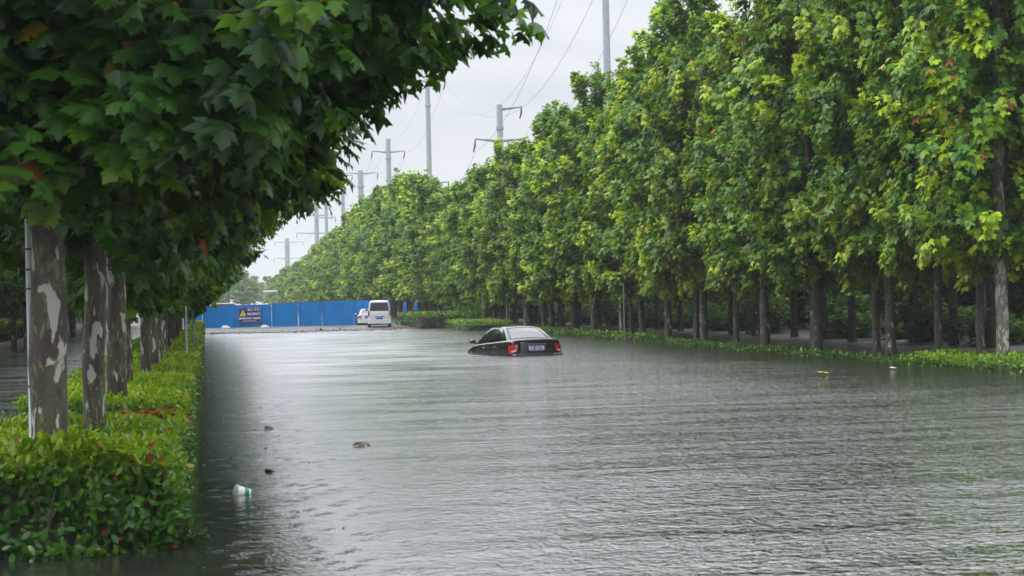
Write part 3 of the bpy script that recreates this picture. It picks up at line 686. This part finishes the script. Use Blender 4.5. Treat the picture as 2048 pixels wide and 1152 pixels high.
post('sign_post', (15.15, 96.5, 0), .040, 1.9, M['galv_dark'], 'thin grey post on the verge left of the drowned car roof', 'post', capped(.040, 1.9, 'galv_dark'))
post('sign_post', (15.55, 91, 0), .045, 1.8, M['galv_dark'], 'thicker grey post on the verge directly behind the drowned car', 'post', capped(.045, 1.8, 'galv_dark'))
post('sign_post', (15.4, 64, 0), .028, 2.1, M['galv_dark'], 'slim dark post at the water edge right of the drowned car', 'post', capped(.028, 2.1, 'galv_dark'))
def block(name, loc, sx_, sy_, sz_, mat, label, cat):
    t = empty(name, loc); tag(t, label, cat)
    bm = bmesh.new(); box(bm, -sx_, sx_, -sy_, sy_, -.2, sz_, .02); bm_obj('shaft', bm, mat, t)
    bm = bmesh.new(); box(bm, -sx_ - .05, sx_ + .05, -sy_ - .05, sy_ + .05, sz_ + .002, sz_ + .1, .02); bm_obj('coping', bm, mat, t); return t
block('gate_pillar', (25.0, 53.5, .1), .16, .16, 1.75, M['concrete'], 'pale pillar glimpsed between the trunks on the right', 'pillar')
block('gate_pillar', (25.2, 48.0, .1), .3, .2, 2.2, M['concrete'], 'wider pale pillar in the dark behind the right trunks', 'pillar')

# ------------------------------------------------------------------ blue hoarding and its warning sign
FA = Vector((-1.05, 123.0, 0.0)); FB = Vector((12.3, 119.1, 0.0))
fdir = (FB - FA).normalized(); fl = (FB - FA).length; frz = math.atan2(fdir.y, fdir.x)
fence = empty('hoarding', (FA.x, FA.y, .05), frz); tag(fence, 'long blue corrugated steel hoarding closing off the flooded road', 'hoarding')
cuts = [0, .75, 5.65, 7.5, 9.2, 11.4, fl]
FZ = [1.60, 1.60, 1.66, 1.70, 1.72, 1.73, 1.72, 1.70]
for k in range(len(cuts) - 1):
    a, b = cuts[k] + .03, cuts[k + 1] - .03
    u = np.arange(a, b, .05); prof_ = .022 * np.array([0, 0, 1, 1])[np.arange(len(u)) % 4]
    z1_ = FZ[k]
    V = np.concatenate([np.column_stack([u, -prof_, np.full(len(u), z)]) for z in (.05, z1_)] + [np.column_stack([u, -prof_ + .012, np.full(len(u), z)]) for z in (.05, z1_)])
    q = len(u); i_ = np.arange(q - 1)
    fr = np.stack([i_, i_ + 1, i_ + 1 + q, i_ + q], 1)
    tops = np.stack([i_ + q, i_ + 1 + q, i_ + 1 + 3 * q, i_ + 3 * q], 1)
    link('panel', np_mesh('panel', V, [fr, fr[:, ::-1] + 2 * q, tops], M['blue'], smooth=False), fence)
for k, c_ in enumerate(cuts):
    bm = bmesh.new(); box(bm, c_ - .025, c_ + .025, -.045, .045, -.2, FZ[min(k, 5)] + .03, .006)
    bm_obj('post', bm, M['blue'], fence)
    if k == 3:
        bm = bmesh.new(); box(bm, c_ - .03, c_ + .03, -.052, -.046, .02, .75 if k == 3 else .35, .001); bm_obj('pale_strip', bm, M['concrete'], fence)
bm = bmesh.new(); box(bm, 0, fl, .02, .06, .30, .36, .004); box(bm, 0, fl, .02, .06, 1.30, 1.36, .004); bm_obj('rail', bm, M['blue'], fence)

for k, (x, yy, wd) in enumerate(((13.62, 122.0, .11), (14.35, 121.6, .10))):
    pb = empty('blue_barrier', (x, yy, .1), -.3); tag(pb, ['narrow blue panel glimpsed just right of the white van', 'second blue sliver between trunks, farther right of the white van'][k], 'barrier')
    bm = bmesh.new(); box(bm, -wd, wd, -.012, .012, .5, 1.5, .003); bm_obj('sheet', bm, M['blue'], pb)
    bm = bmesh.new(); box(bm, -wd - .03, -wd - .002, -.02, .02, -.2, 1.5, .003); bm_obj('post', bm, M['galv_dark'], pb)
def text_mesh(s, size, mat, name, parent, loc, extr=.004, sx=1.0, bold=0.0, align='CENTER', rot=(R(90), 0, 0)):
    c = bpy.data.curves.new(name, 'FONT'); c.body = s; c.size = size; c.align_x = align; c.align_y = 'CENTER'; c.extrude = extr; c.offset = bold
    o = bpy.data.objects.new(name, c); COL.objects.link(o)
    me = bpy.data.meshes.new_from_object(o.evaluated_get(bpy.context.evaluated_depsgraph_get())); bpy.data.objects.remove(o)
    me.materials.clear(); me.materials.append(mat)
    t = link(name, me, parent); t.location = loc; t.rotation_euler = rot; t.scale = (sx, 1, 1); return t
sgn = empty('warning_sign', FA + fdir * 4.05 + Vector((0, -.075, .95)), frz); tag(sgn, 'navy roadworks warning sign with yellow triangle on the blue hoarding', 'sign')
bm = bmesh.new(); box(bm, -.80, .80, -.02, .02, -.53, .53, .004); bm_obj('board', bm, M['navy'], sgn)
bm = bmesh.new()
for x0, x1, z0, z1 in ((-.78, .78, .485, .51), (-.78, .78, -.51, -.485), (-.78, -.755, -.485, .485), (.755, .78, -.485, .485)): box(bm, x0, x1, -.026, -.019, z0, z1)
bm_obj('border', bm, M['sign_pink'], sgn, False)
bm = bmesh.new()
vs = [bm.verts.new((x, yq, z)) for yq in (-.027, -.019) for x, z in ((-.69, -.07), (-.25, -.07), (-.47, .37))]
bm.faces.new(vs[:3]); bm.faces.new(vs[3:][::-1])
for a in range(3): bm.faces.new((vs[a], vs[(a + 1) % 3], vs[3 + (a + 1) % 3], vs[3 + a]))
tri = bm_obj('triangle', bm, M['sign_yellow'], sgn, False)
text_mesh('!', .30, M['sign_black'], 'exclamation_mark', tri, (-.47, -.031, .07), bold=.008)
text_mesh('前方施工', .175, M['sign_white'], 'lettering', sgn, (.27, -.024, .35), sx=1.2, bold=.004)
text_mesh('车辆请绕行', .185, M['sign_white'], 'lettering', sgn, (.27, -.024, .05), sx=.98, bold=.004)
text_mesh('给您带来不便 敬请谅解', .15, M['sign_white'], 'lettering', sgn, (0, -.024, -.25), sx=.95, bold=.004)
bm = bmesh.new(); box(bm, -.5, .45, -.025, -.019, -.44, -.38); bm_obj('faded_strip', bm, M['sign_pink'], sgn, False)

# white roof behind the hoarding
cab = empty('site_cabin', (1.2, 141, .1)); tag(cab, 'white roofed cabin just showing above the left end of the hoarding', 'cabin')
bm = bmesh.new(); box(bm, -.9, .9, -1.2, 1.2, 0, 1.60); bm_obj('wall', bm, M['concrete'], cab)
bm = bmesh.new(); box(bm, -1.0, 1.0, -1.3, 1.3, 1.603, 1.72, .03); bm_obj('roof', bm, M['foam'], cab)
bm = bmesh.new(); box(bm, -1.02, 1.02, -1.335, -1.303, 1.60, 1.66); bm_obj('eaves_trim', bm, M['red_print'], cab)
gan = empty('gantry', (13.0, 330, .1)); tag(gan, 'far pale gantry beam in front of the hazy trees', 'gantry')
bm = bmesh.new(); box(bm, -2.7, 0, -.2, .2, 3.75, 4.05, .05); bm_obj('beam', bm, M['foam'], gan)
for x in (-2.6, -.2):
    bm = bmesh.new(); tube(bm, [(x, 0, -.1), (x, 0, 3.76)], [.07, .06], 10); bm_obj('leg', bm, M['galv'], gan)

# ------------------------------------------------------------------ power poles and cables
PX = 30.0
poles = [  # y, height, radius, arms [(z, left, right)], label
    (128.3, 32.5, .27, [(31.9, 2.4, 2.4), (27.5, 2.8, 2.8)], 'grey steel power pole rising out of the frame above the near trees'),
    (177.3, 21.5, .36, [(21.3, 0, 2.3), (17.9, 2.6, 2.6)], 'grey power pole with one short top arm and a long lower crossarm'),
    (235.4, 31.6, .36, [(31.3, 1.2, 2.4), (17.6, 0, 2.6)], 'tall plain power pole with an arm at its very top, behind hanging leaves'),
    (288.5, 28.4, .45, [(26.3, 2.7, 2.7)], 'slender power pole with a T shaped crossarm below its top'),
    (342.0, 27.2, .62, [(26.7, 2.6, 3.4)], 'thick power pole with a collar and a crossarm on top'),
    (388.0, 30.0, .46, [(29.6, 2.2, 2.2)], 'bare power pole between the thick pole and the paired poles'),
    (443.0, 28.8, .42, [(27.2, 2.2, 3.2), (23.0, 2.4, 2.4)], 'right one of the two close power poles, slimmer'),
    (483.0, 31.3, .62, [(29.6, 5.0, 3.0), (25.6, 3.2, 4.2), (20.7, 5.4, 4.4)], 'left one of the two close power poles, with three crossarms'),
    (664.0, 26.0, .95, [(24.6, 4.5, 6), (18.5, 5, 5)], 'farthest hazy power pole above the end of the tree row')]
tips = []
for (py_, ph, pr_, arms, lab) in poles:
    t = empty('power_pole', (PX, py_, .1)); tag(t, lab, 'power pole', 'steel power poles behind the right trees')
    bm = bmesh.new(); tube(bm, [(0, 0, -.3), (0, 0, ph * .5), (0, 0, ph)], [pr_ * 1.15, pr_ * 1.02, pr_ * .85], 16); bm_obj('shaft', bm, M['galv'], t)
    bm = bmesh.new(); tube(bm, [(0, 0, ph * .88), (0, 0, ph * .88 + .35)], [pr_ * 1.15, pr_ * 1.15], 16); bm_obj('collar', bm, M['galv'], t)
    for (az_, al, ar) in arms:
        bm = bmesh.new(); tube(bm, [(-al, 0, az_ + .12), (0, 0, az_ - .1), (ar, 0, az_ + .12)] if al else [(0, 0, az_ - .25), (ar, 0, az_)], [.09, .2, .09] if al else [.2, .09], 8); arm = bm_obj('crossarm', bm, M['galv'], t)
        for xx_ in ([-al] if al else []) + [ar]:
            bm = bmesh.new(); tube(bm, [(xx_, 0, az_ + .1), (xx_ - .04, 0, az_ - .6), (xx_ - .2, 0, az_ - 1.25)], [.05, .11, .07], 8); bm_obj('insulator', bm, M['insul'], arm)
    tips.append((py_, [(PX + (arms[0][2]), arms[0][0] - .1), (PX - (arms[-1][1]), arms[-1][0] - 1.1), (PX + arms[-1][2], arms[-1][0] - 1.1), (PX, ph - .1)]))
cl = ['upper power cable hung from the right arm tips', 'lower power cable hung on the road side of the poles', 'lower power cable hung on the far side of the poles', 'thin earth cable joining the pole tops']
for k in range(4):
    bm = bmesh.new()
    prev = (PX + [2.4, -2.8, 2.8, 0][k], 70.0, [31, 27, 27, 33][k])
    for (py_, tp) in tips:
        a = Vector(prev); b = Vector((tp[k][0], py_, tp[k][1]))
        pts = [a.lerp(b, s / 14) - Vector((0, 0, 2.4 * 4 * (s / 14) * (1 - s / 14))) for s in range(15)]
        tube(bm, pts, [0.016 if k < 3 else .011] * 15, 5); prev = tuple(b)
    tag(bm_obj('power_cable', bm, M['cable']), cl[k], 'cable', 'power cables along the pole line')

# ------------------------------------------------------------------ vehicles
def grid_face(bm, f, nu, nv, flip=False):
    vs = [[bm.verts.new(f(i / nu, j / nv)) for i in range(nu + 1)] for j in range(nv + 1)]
    for j in range(nv):
        for i in range(nu):
            q = (vs[j][i], vs[j][i + 1], vs[j + 1][i + 1], vs[j + 1][i])
            bm.faces.new(q[::-1] if flip else q)

def patch(A, B, C, D, out, bu=.0, bv=.0):
    """Surface from the bottom edge A-B to the top edge D-C, bulging along out."""
    A, B, C, D, out = map(Vector, (A, B, C, D, out))
    def f(u, v):
        lo = A.lerp(B, u); hi = D.lerp(C, u)
        return lo.lerp(hi, v) + out * (bu * 4 * u * (1 - u) + bv * 4 * v * (1 - v))
    return f
def sub(f, u0, u1, v0, v1, off, out, slope0=0.0, slope1=0.0):
    out = Vector(out)
    return lambda u, v: f(u0 + slope0 * v + (u1 + slope1 * v - u0 - slope0 * v) * u, v0 + (v1 - v0) * v) + out * off

def loft(bm, rings, cap=True):
    R_ = [[bm.verts.new(p) for p in r] for r in rings]
    n = len(R_[0])
    for a, b in zip(R_[:-1], R_[1:]):
        for k in range(n): bm.faces.new((a[k], a[(k + 1) % n], b[(k + 1) % n], b[k]))
    if cap: bm.faces.new(R_[0][::-1]); bm.faces.new(R_[-1])

def ring(y, w, zt, zb=.2, dy=0.0):
    """Closed cross section of a car body: sills, flanks, shoulder, deck. dy leans the upper part."""
    h = [(.0, zb), (.80 * w, zb), (.93 * w, zb + .05), (.985 * w, zb + .2), (1.0 * w, zb + (zt - zb) * .55), (.985 * w, zb + (zt - zb) * .82), (.95 * w, zb + (zt - zb) * .95), (.86 * w, zt), (.45 * w, zt + .018), (0, zt + .024)]
    pts = h + [(-x, z) for x, z in h[-2:0:-1]]
    return [(x, y + dy * (z - zb) / (zt - zb), z) for x, z in pts]

def smooth_sub(o, lv=1):
    md = o.modifiers.new('smooth', 'SUBSURF'); md.levels = lv; md.render_levels = lv

def wheel(parent, x, y, r, wd, s):
    bm = bmesh.new(); tube(bm, [(x - wd / 2, y, r), (x - wd / 2 + .02, y, r), (x + wd / 2 - .02, y, r), (x + wd / 2, y, r)], [r * .92, r, r, r * .92], 24); wv = bm_obj('wheel', bm, M['rubber'], parent)
    e = x + s * (wd / 2 + .004)
    bm = bmesh.new(); tube(bm, [(e - s * .012, y, r), (e, y, r)], [r * .64, r * .58], 20); bm_obj('rim', bm, M['rim'], wv)
    return wv

def plate(parent, loc, text, w_=.44, h_=.14, rot=0):
    bm = bmesh.new(); box(bm, -w_ / 2, w_ / 2, -.006, .006, -h_ / 2, h_ / 2, .002); p_ = bm_obj('number_plate', bm, M['plate'], parent); p_.location = loc
    p_.rotation_euler = (rot, 0, 0)
    if text: text_mesh(text, .15, M['sign_white'], 'lettering', p_, (0, -.010, 0), .001, sx=.74, bold=.002)
    bm = bmesh.new()
    for a in ((-w_ / 2, w_ / 2, h_ / 2 - .006, h_ / 2), (-w_ / 2, w_ / 2, -h_ / 2, -h_ / 2 + .006), (-w_ / 2, -w_ / 2 + .006, -h_ / 2, h_ / 2), (w_ / 2 - .006, w_ / 2, -h_ / 2, h_ / 2)): box(bm, a[0], a[1], -.009, -.0055, a[2], a[3])
    bm_obj('frame', bm, M['sign_white'], p_, False)
    return p_

def sedan(name, paint, loc, rz, pitch, label, text, lamp, drowned):
    t = empty(name, loc, rz); t.rotation_euler = (pitch, 0, rz); tag(t, label, 'car')
    bm = bmesh.new()
    st = [(-2.235, .70, .955, .06), (-2.225, .745, .985, .05), (-2.16, .80, 1.0, .03), (-1.95, .84, 1.005, 0), (-1.5, .862, 1.0, 0), (-.7, .87, .985, 0), (.3, .87, .965, 0), (1.05, .86, .935, 0), (1.55, .845, .885, 0), (1.95, .81, .80, 0), (2.18, .73, .70, 0), (2.29, .60, .60, 0), (2.31, .56, .57, 0)]
    loft(bm, [ring(y, w_, zt, .2 if zt > .7 else .24, dy) for y, w_, zt, dy in st])
    o = bm_obj('body', bm, paint, t); smooth_sub(o, 2)
    # greenhouse corners: base rectangle on the shoulder, roof rectangle above
    RL, RR_, FL, FR = (-.73, -1.72, .97), (.73, -1.72, .97), (-.73, 1.12, .93), (.73, 1.12, .93)
    rl, rr, fl_, fr_ = (-.55, -.90, 1.375), (.55, -.90, 1.375), (-.55, .16, 1.405), (.55, .16, 1.405)
    sides = {'left': (patch(FL, RL, rl, fl_, (-1, 0, .25), .035, .03), (-1, 0, .25)), 'right': (patch(RR_, FR, fr_, rr, (1, 0, .25), .035, .03), (1, 0, .25)),
             'rear': (patch(RL, RR_, rr, rl, (0, -.55, .8), .05, .03), (0, -.55, .8)), 'front': (patch(FR, FL, fl_, fr_, (0, .6, .8), .06, .03), (0, .6, .8)),
             'roof': (patch(rl, rr, fr_, fl_, (0, 0, 1), .028, .03), (0, 0, 1))}
    # roof panel and pillars as shells around the glass
    bm = bmesh.new(); grid_face(bm, sides['roof'][0], 10, 10)
    for sd_ in ('left', 'right'):
        f, o_ = sides[sd_]; le = sd_ == 'left'
        gw = ((.05, .475, .10, -.02), (.50, .76, .0, -.05), (.775, .86, -.05, -.05))
        if not le: gw = tuple((1 - b, 1 - a, -d, -c) for a, b, c, d in gw)[::-1]
        edges = [(0, 0, 0, 0)]
        gl_ = sorted(gw)
        prev_u, prev_s = 0.0, 0.0
        for (a, b, s0, s1) in gl_:
            grid_face(bm, sub(f, prev_u, a, .04, .93, 0, o_, prev_s, s0), 3, 8); prev_u, prev_s = b, s1
        grid_face(bm, sub(f, prev_u, 1.0, .04, .93, 0, o_, prev_s, 0), 3, 8)
        grid_face(bm, sub(f, 0, 1, .93, 1, 0, o_), 12, 2); grid_face(bm, sub(f, 0, 1, 0, .04, 0, o_), 12, 2)
        for k, (a, b, s0, s1) in enumerate(gl_):
            b2 = bmesh.new(); grid_face(b2, sub(f, a, b, .04, .93, -.006, o_, s0, s1), 4, 8); bm_obj('window', b2, M['glass'], t)
    for sd_ in ('rear', 'front'):
        f, o_ = sides[sd_]
        grid_face(bm, sub(f, 0, .075, .06, .93, 0, o_), 2, 8); grid_face(bm, sub(f, .925, 1, .06, .93, 0, o_), 2, 8); grid_face(bm, sub(f, 0, 1, 0, .06, 0, o_), 10, 2); grid_face(bm, sub(f, 0, 1, .93, 1, 0, o_), 10, 2)
        b2 = bmesh.new(); grid_face(b2, sub(f, .075, .925, .06, .93, -.004, o_), 12, 8)
        b3 = bmesh.new(); grid_face(b3, sub(f, .07, .93, .055, .935, -.012, o_), 12, 8); bd = b3
        if sd_ == 'rear':
            b2.free(); b2 = bmesh.new(); grid_face(b2, sub(f, .105, .895, .12, .87, -.004, o_), 12, 8)
            b4 = bmesh.new()
            for uu in ((.07, .105, .055, .935), (.895, .93, .055, .935), (.105, .895, .055, .12), (.105, .895, .87, .935)): grid_face(b4, sub(f, uu[0], uu[1], uu[2], uu[3], -.003, o_), 6, 6)
            bm_obj('window_band', b4, M['trim_dark'], t)
        bd.free()
        bm_obj('rear_window' if sd_ == 'rear' else 'windscreen', b2, M['glass_rear'] if sd_ == 'rear' else M['glass'], t)
    bmesh.ops.remove_doubles(bm, verts=bm.verts[:], dist=.002)
    bm_obj('roof', bm, paint, t)
    bm = bmesh.new(); box(bm, -.66, .66, -1.62, 1.0, .70, .985, .02)
    for x in (-.34, .34):
        box(bm, x - .24, x + .24, -.20, -.06, .98, 1.12, .04); box(bm, x - .1, x + .1, -.18, -.08, 1.12, 1.25, .03)
    box(bm, -.6, .6, -1.05, -.92, .98, 1.1, .03); bm_obj('seats', bm, M['interior'], t)
    bm = bmesh.new(); box(bm, -.26, .22, -1.5, -1.3, .99, 1.06, .03); bm_obj('cushion', bm, M['parcel'], t)
    # boot lid panel, bumper
    bm = bmesh.new(); box(bm, -.50, .50, -2.262, -2.22, .60, .93, .015); bl = bm_obj('boot_lid', bm, paint, t)
    bm = bmesh.new(); box(bm, -.52, .52, -2.275, -2.17, .955, .985, .01); bm_obj('spoiler_lip', bm, paint, bl)
    bm = bmesh.new(); box(bm, -.29, .29, -2.266, -2.255, .64, .84, .004); bm_obj('plate_recess', bm, M['trim_dark'], bl)
    bm = bmesh.new(); box(bm, -.30, .30, -2.285, -2.262, .845, .872, .004); bm_obj('trim_bar', bm, M['chrome'] if not drowned else M['galv_dark'], bl)
    plate(t, (-.01, -2.276, .74), text)
    bm = bmesh.new(); loft(bm, [[(x * sc_, y_, z) for x, z in ((-.82, .26), (.82, .26), (.845, .42), (.83, .60), (-.83, .60), (-.845, .42))] for y_, sc_ in ((-2.30, .80), (-2.28, .90), (-2.2, .985), (-2.0, 1.035), (-1.9, 1.03))]); bo = bm_obj('rear_bumper', bm, paint, t)
    for s in (-1, 1):
        lamp_f = lambda u, v, s=s: Vector((s * ((.60 - .04 * v) + (.215 + .03 * v) * u), -2.245 + .02 * v + .16 * u ** 2.2, .60 + .06 * (1 - u) * (1 - v) + (.26 - .02 * u) * v))
        bm = bmesh.new()
        grid_face(bm, lamp_f, 8, 6, flip=(s < 0)); 
        r_ = bmesh.ops.extrude_face_region(bm, geom=bm.faces[:])
        for v in r_['geom']:
            if isinstance(v, bmesh.types.BMVert): v.co += Vector((s * .012, -.028, 0))
        to = bm_obj('tail_light', bm, lamp, t)
        bm = bmesh.new(); grid_face(bm, lambda u, v: lamp_f(.18 + .55 * u, .05 + .22 * v) + Vector((s * .015, -.031, 0)), 4, 3); bm_obj('reversing_lens', bm, M['tail_clear'], to)
        bm = bmesh.new(); grid_face(bm, lambda u, v: lamp_f(.03 + .42 * u, .36 + .58 * v) + Vector((s * .013, -.030, 0)), 4, 3); bm_obj('dark_lens', bm, M['tail_dull'], to)
        bm = bmesh.new(); box(bm, s * .62 - .13, s * .62 + .13, -2.30, -2.25, .535, .592, .008); bm_obj('painted_gleam', bm, M['bump_grey'], bo)  # grey strips painted as reflections on the bumper corners
        # mirror, handles, side marker
        bm = bmesh.new(); r_ = bmesh.ops.create_icosphere(bm, subdivisions=3, radius=1.0)
        for v in r_['verts']: v.co = Vector((s * (.96 + .10 * v.co.x), .86 + .075 * v.co.y, 1.02 + .075 * v.co.z))
        mo = bm_obj('mirror', bm, paint, t)
        bm = bmesh.new(); tube(bm, [(s * .80, .88, .95), (s * .90, .87, .99)], [.03, .025], 8); bm_obj('mirror_arm', bm, M['trim_dark'], mo)
        for yy_ in (-.95, .08):
            bm = bmesh.new(); box(bm, s * .875 - .018, s * .875 + .018, yy_ - .09, yy_ + .09, .80, .83, .008); bm_obj('door_handle', bm, M['chrome'], t)
        bm = bmesh.new(); box(bm, s * .868 - .012, s * .868 + .012, 1.28, 1.36, .68, .71, .004); bm_obj('side_marker', bm, M['sign_yellow'], t)
        for yy_ in (-1.42, -.42, .98):
            bm = bmesh.new(); box(bm, s * .872 - .004, s * .872 + .004, yy_ - .005, yy_ + .005, .32, .92); bm_obj('door_seam', bm, M['trim_dark'], t, False)
        if not drowned:
            for yy_ in (-1.35, 1.4): wheel(t, s * .76, yy_, .31, .2, s)
    return t
black = sedan('sedan_car', M['carblack'], (9.10, 52.6, -.60), R(9.5), R(-2.0), 'black sedan stranded in the flood with its red tail lights showing', '皖K·6673B', M['tail'], True)
white = sedan('sedan_car', M['carwhite'], (10.75, 119.0, .05), R(-4), 0, 'white sedan parked at the hoarding, half hidden by the white van', '', M['tail_dull'], False); white.scale = (.87, .87, .80)

def van(loc, rz):
    t = empty('van', loc, rz); tag(t, 'white minivan seen from behind, parked at the far water edge', 'van')
    W, H_ = .79, 1.80
    def vr(y, w_, zt, inset):
        h = [(0, .26), (.84 * w_, .26), (.95 * w_, .32), (w_, .5), (w_, .95), (.985 * w_, 1.05), (w_ - inset * .6, 1.35), (w_ - inset, zt - .12), (w_ - inset - .06, zt - .03), (w_ - inset - .2, zt), (0, zt + .025)]
        return [(x, y, z) for x, z in h + [(-x, z) for x, z in h[-2:0:-1]]]
    bm = bmesh.new(); loft(bm, [vr(-2.0, W * .94, H_ - .06, .13), vr(-1.985, W * .97, H_ - .03, .12), vr(-1.9, W, H_, .115), vr(0, W, H_ + .02, .115), vr(1.2, W, H_ - .05, .12), vr(1.75, W * .97, 1.12, .06), vr(2.0, W * .9, .98, .06)])
    bm_obj('body', bm, M['carwhite'], t)
    bm = bmesh.new(); loft(bm, [[(x, -2.02 + dy_, z) for x, z in ((-.62, 1.12), (.62, 1.12), (.64, 1.2), (.575, 1.60), (.53, 1.64), (-.53, 1.64), (-.575, 1.60), (-.64, 1.2))] for dy_ in (0, .03)]); bm_obj('rear_window', bm, M['trim_glass'], t)
    bm = bmesh.new(); box(bm, -.66, .66, -2.03, -1.98, .60, 1.08, .02); td = bm_obj('tailgate', bm, M['carwhite'], t)
    bm = bmesh.new(); box(bm, -.33, .33, -2.05, -2.025, .70, .74, .005); bm_obj('handle', bm, M['trim_dark'], td)
    bm = bmesh.new(); box(bm, -.60, .60, -2.05, -1.95, 1.66, 1.74, .02); bm_obj('roof_spoiler', bm, M['carwhite'], t)
    plate(t, (0, -2.045, .60), '')
    bm = bmesh.new(); loft(bm, [[(x * s_, y_, z) for x, z in ((-.78, .26), (.78, .26), (.80, .4), (.79, .55), (-.79, .55), (-.80, .4))] for y_, s_ in ((-2.10, .93), (-2.06, .99), (-1.9, 1.015))]); bm_obj('rear_bumper', bm, M['carwhite'], t)
    for s in (-1, 1):
        bm = bmesh.new(); loft(bm, [[(s * x, y_, z) for x, z in ((.665, .78), (.775, .78), (.775, 1.02), (.735, 1.14), (.665, 1.14))] for y_ in (-2.03, -1.93)]); bm_obj('tail_light', bm, M['tail_dull'], t)
        bm = bmesh.new(); box(bm, s * .79 - .012, s * .79 + .012, -1.6, -.5, 1.14, 1.52, .01); bm_obj('side_window', bm, M['trim_glass'], t)
        bm = bmesh.new(); box(bm, s * .79 - .012, s * .79 + .012, -.4, .7, 1.14, 1.52, .01); bm_obj('side_window', bm, M['trim_glass'], t)
        bm = bmesh.new(); box(bm, s * .90 - .06, s * .90 + .06, 1.15, 1.25, 1.1, 1.26, .02); bm_obj('mirror', bm, M['trim_dark'], t)
        for yy_ in (-1.35, 1.35): wheel(t, s * .70, yy_, .28, .18, s)
    return t
M['trim_glass'] = plain('dark van glass', (0.03, 0.035, 0.042), 0.06, var=.3, scale=2)
van((10.82, 111.8, .045), R(-5.5)).scale = (.93, .93, .93)

# ------------------------------------------------------------------ floating litter
cup = empty('plastic_cup', (.27, 15.85, .02)); cup.rotation_euler = (0, R(-80), R(22)); tag(cup, 'white plastic cup with a green patch floating near the hedge', 'cup')
bm = bmesh.new(); tube(bm, [(0, 0, -.07), (0, 0, -.065), (0, 0, .05), (0, 0, .055)], [.035, .037, .055, .058], 20); bm_obj('body', bm, M['foam'], cup)
bm = bmesh.new(); tube(bm, [(0, 0, .0555), (0, 0, .062), (0, 0, .075)], [.062, .062, .04], 20); bm_obj('lid', bm, M['foam'], cup)
bm = bmesh.new(); tube(bm, [(0, 0, -.05), (0, 0, -.005)], [.0412, .0475], 20, cap=False); bm_obj('green_band', bm, M['green_print'], cup)
def curled_leaf(name, loc, size, mat, rz, label, curl=1.6):
    tv, tf = T_HERO
    V = tv.copy(); V[:, 2] = curl * .13 * np.clip(1 - (V[:, 0] * 1.7) ** 2 - ((V[:, 1] - .42) * 1.6) ** 2, -.15, 1) + .05 * np.sin(V[:, 1] * 9 + V[:, 0] * 7)
    V = V * size
    k = len(V); V2 = V + np.array([0, 0, .004])
    rim = [(i, i % (k - 1) + 1) for i in range(1, k)]
    sides_ = np.array([(a, b, b + k, a + k) for a, b in rim])
    o = link(name, np_mesh(name, np.concatenate([V, V2]), [tf[:, ::-1], tf + k, sides_], mat), None); o.location = loc; o.rotation_euler = (.1, .08, rz)
    return tag(o, label, 'leaf')
curled_leaf('dead_leaf', (.82, 24.04, -.006), .13, M['leaf_red'], 1.0, 'dark red leaf floating farther out past the hedge corner', 1.7)
curled_leaf('dead_leaf', (.61, 17.94, -.005), .10, M['leaf_red'], 2.2, 'small dark red leaf floating just beyond the plastic cup', 1.7)
curled_leaf('dead_leaf', (1.79, 20.6, -.008), .19, M['leaf_brown'], .4, 'curled brown dead leaf floating in the bright water', 1.7)
curled_leaf('yellow_leaf', (12.55, 34.4, .008), .22, M['leaf_yellow'], 1.4, 'bright yellow leaf floating before the right bank', .35)
curled_leaf('paper_scrap', (14.5, 35.6, .01), .14, M['foam'], .3, 'tiny white scrap floating close to the right hedge', .4)
for x, yy, s, lab in ((1.15, 119.6, .16, 'white foam block lying at the foot of the left hoarding'), (3.75, 118.6, .15, 'white foam block lying below the warning sign')):
    t = empty('foam_block', (x, yy, .05), .3); tag(t, lab, 'foam block')
    bm = bmesh.new(); box(bm, -s * 1.6, s * 1.6, -s, s, 0, s * 1.1, .03); bm_obj('block', bm, M['foam'], t)
    bm = bmesh.new(); box(bm, -s * .9, s * .8, -s * .6, s * .7, s * 1.1 + .002, s * 1.5, .03); bm_obj('broken_top', bm, M['foam'], t)

# ------------------------------------------------------------------ rainy air
bm = bmesh.new(); box(bm, -720, 720, -70, 1020, -3, 40)
hz = bm_obj('haze', bm, plain('haze', (1, 1, 1)), None, False)
m = hz.data.materials[0]; nt = m.node_tree; nt.nodes.clear()
out = nt.nodes.new('ShaderNodeOutputMaterial'); pv = nt.nodes.new('ShaderNodeVolumePrincipled')
pv.inputs['Color'].default_value = (.86, .91, .95, 1); pv.inputs['Density'].default_value = 0.00034
nt.links.new(pv.outputs[0], out.inputs['Volume']); tag(hz, 'pale rainy air over the whole flooded road', 'haze', None, 'stuff')
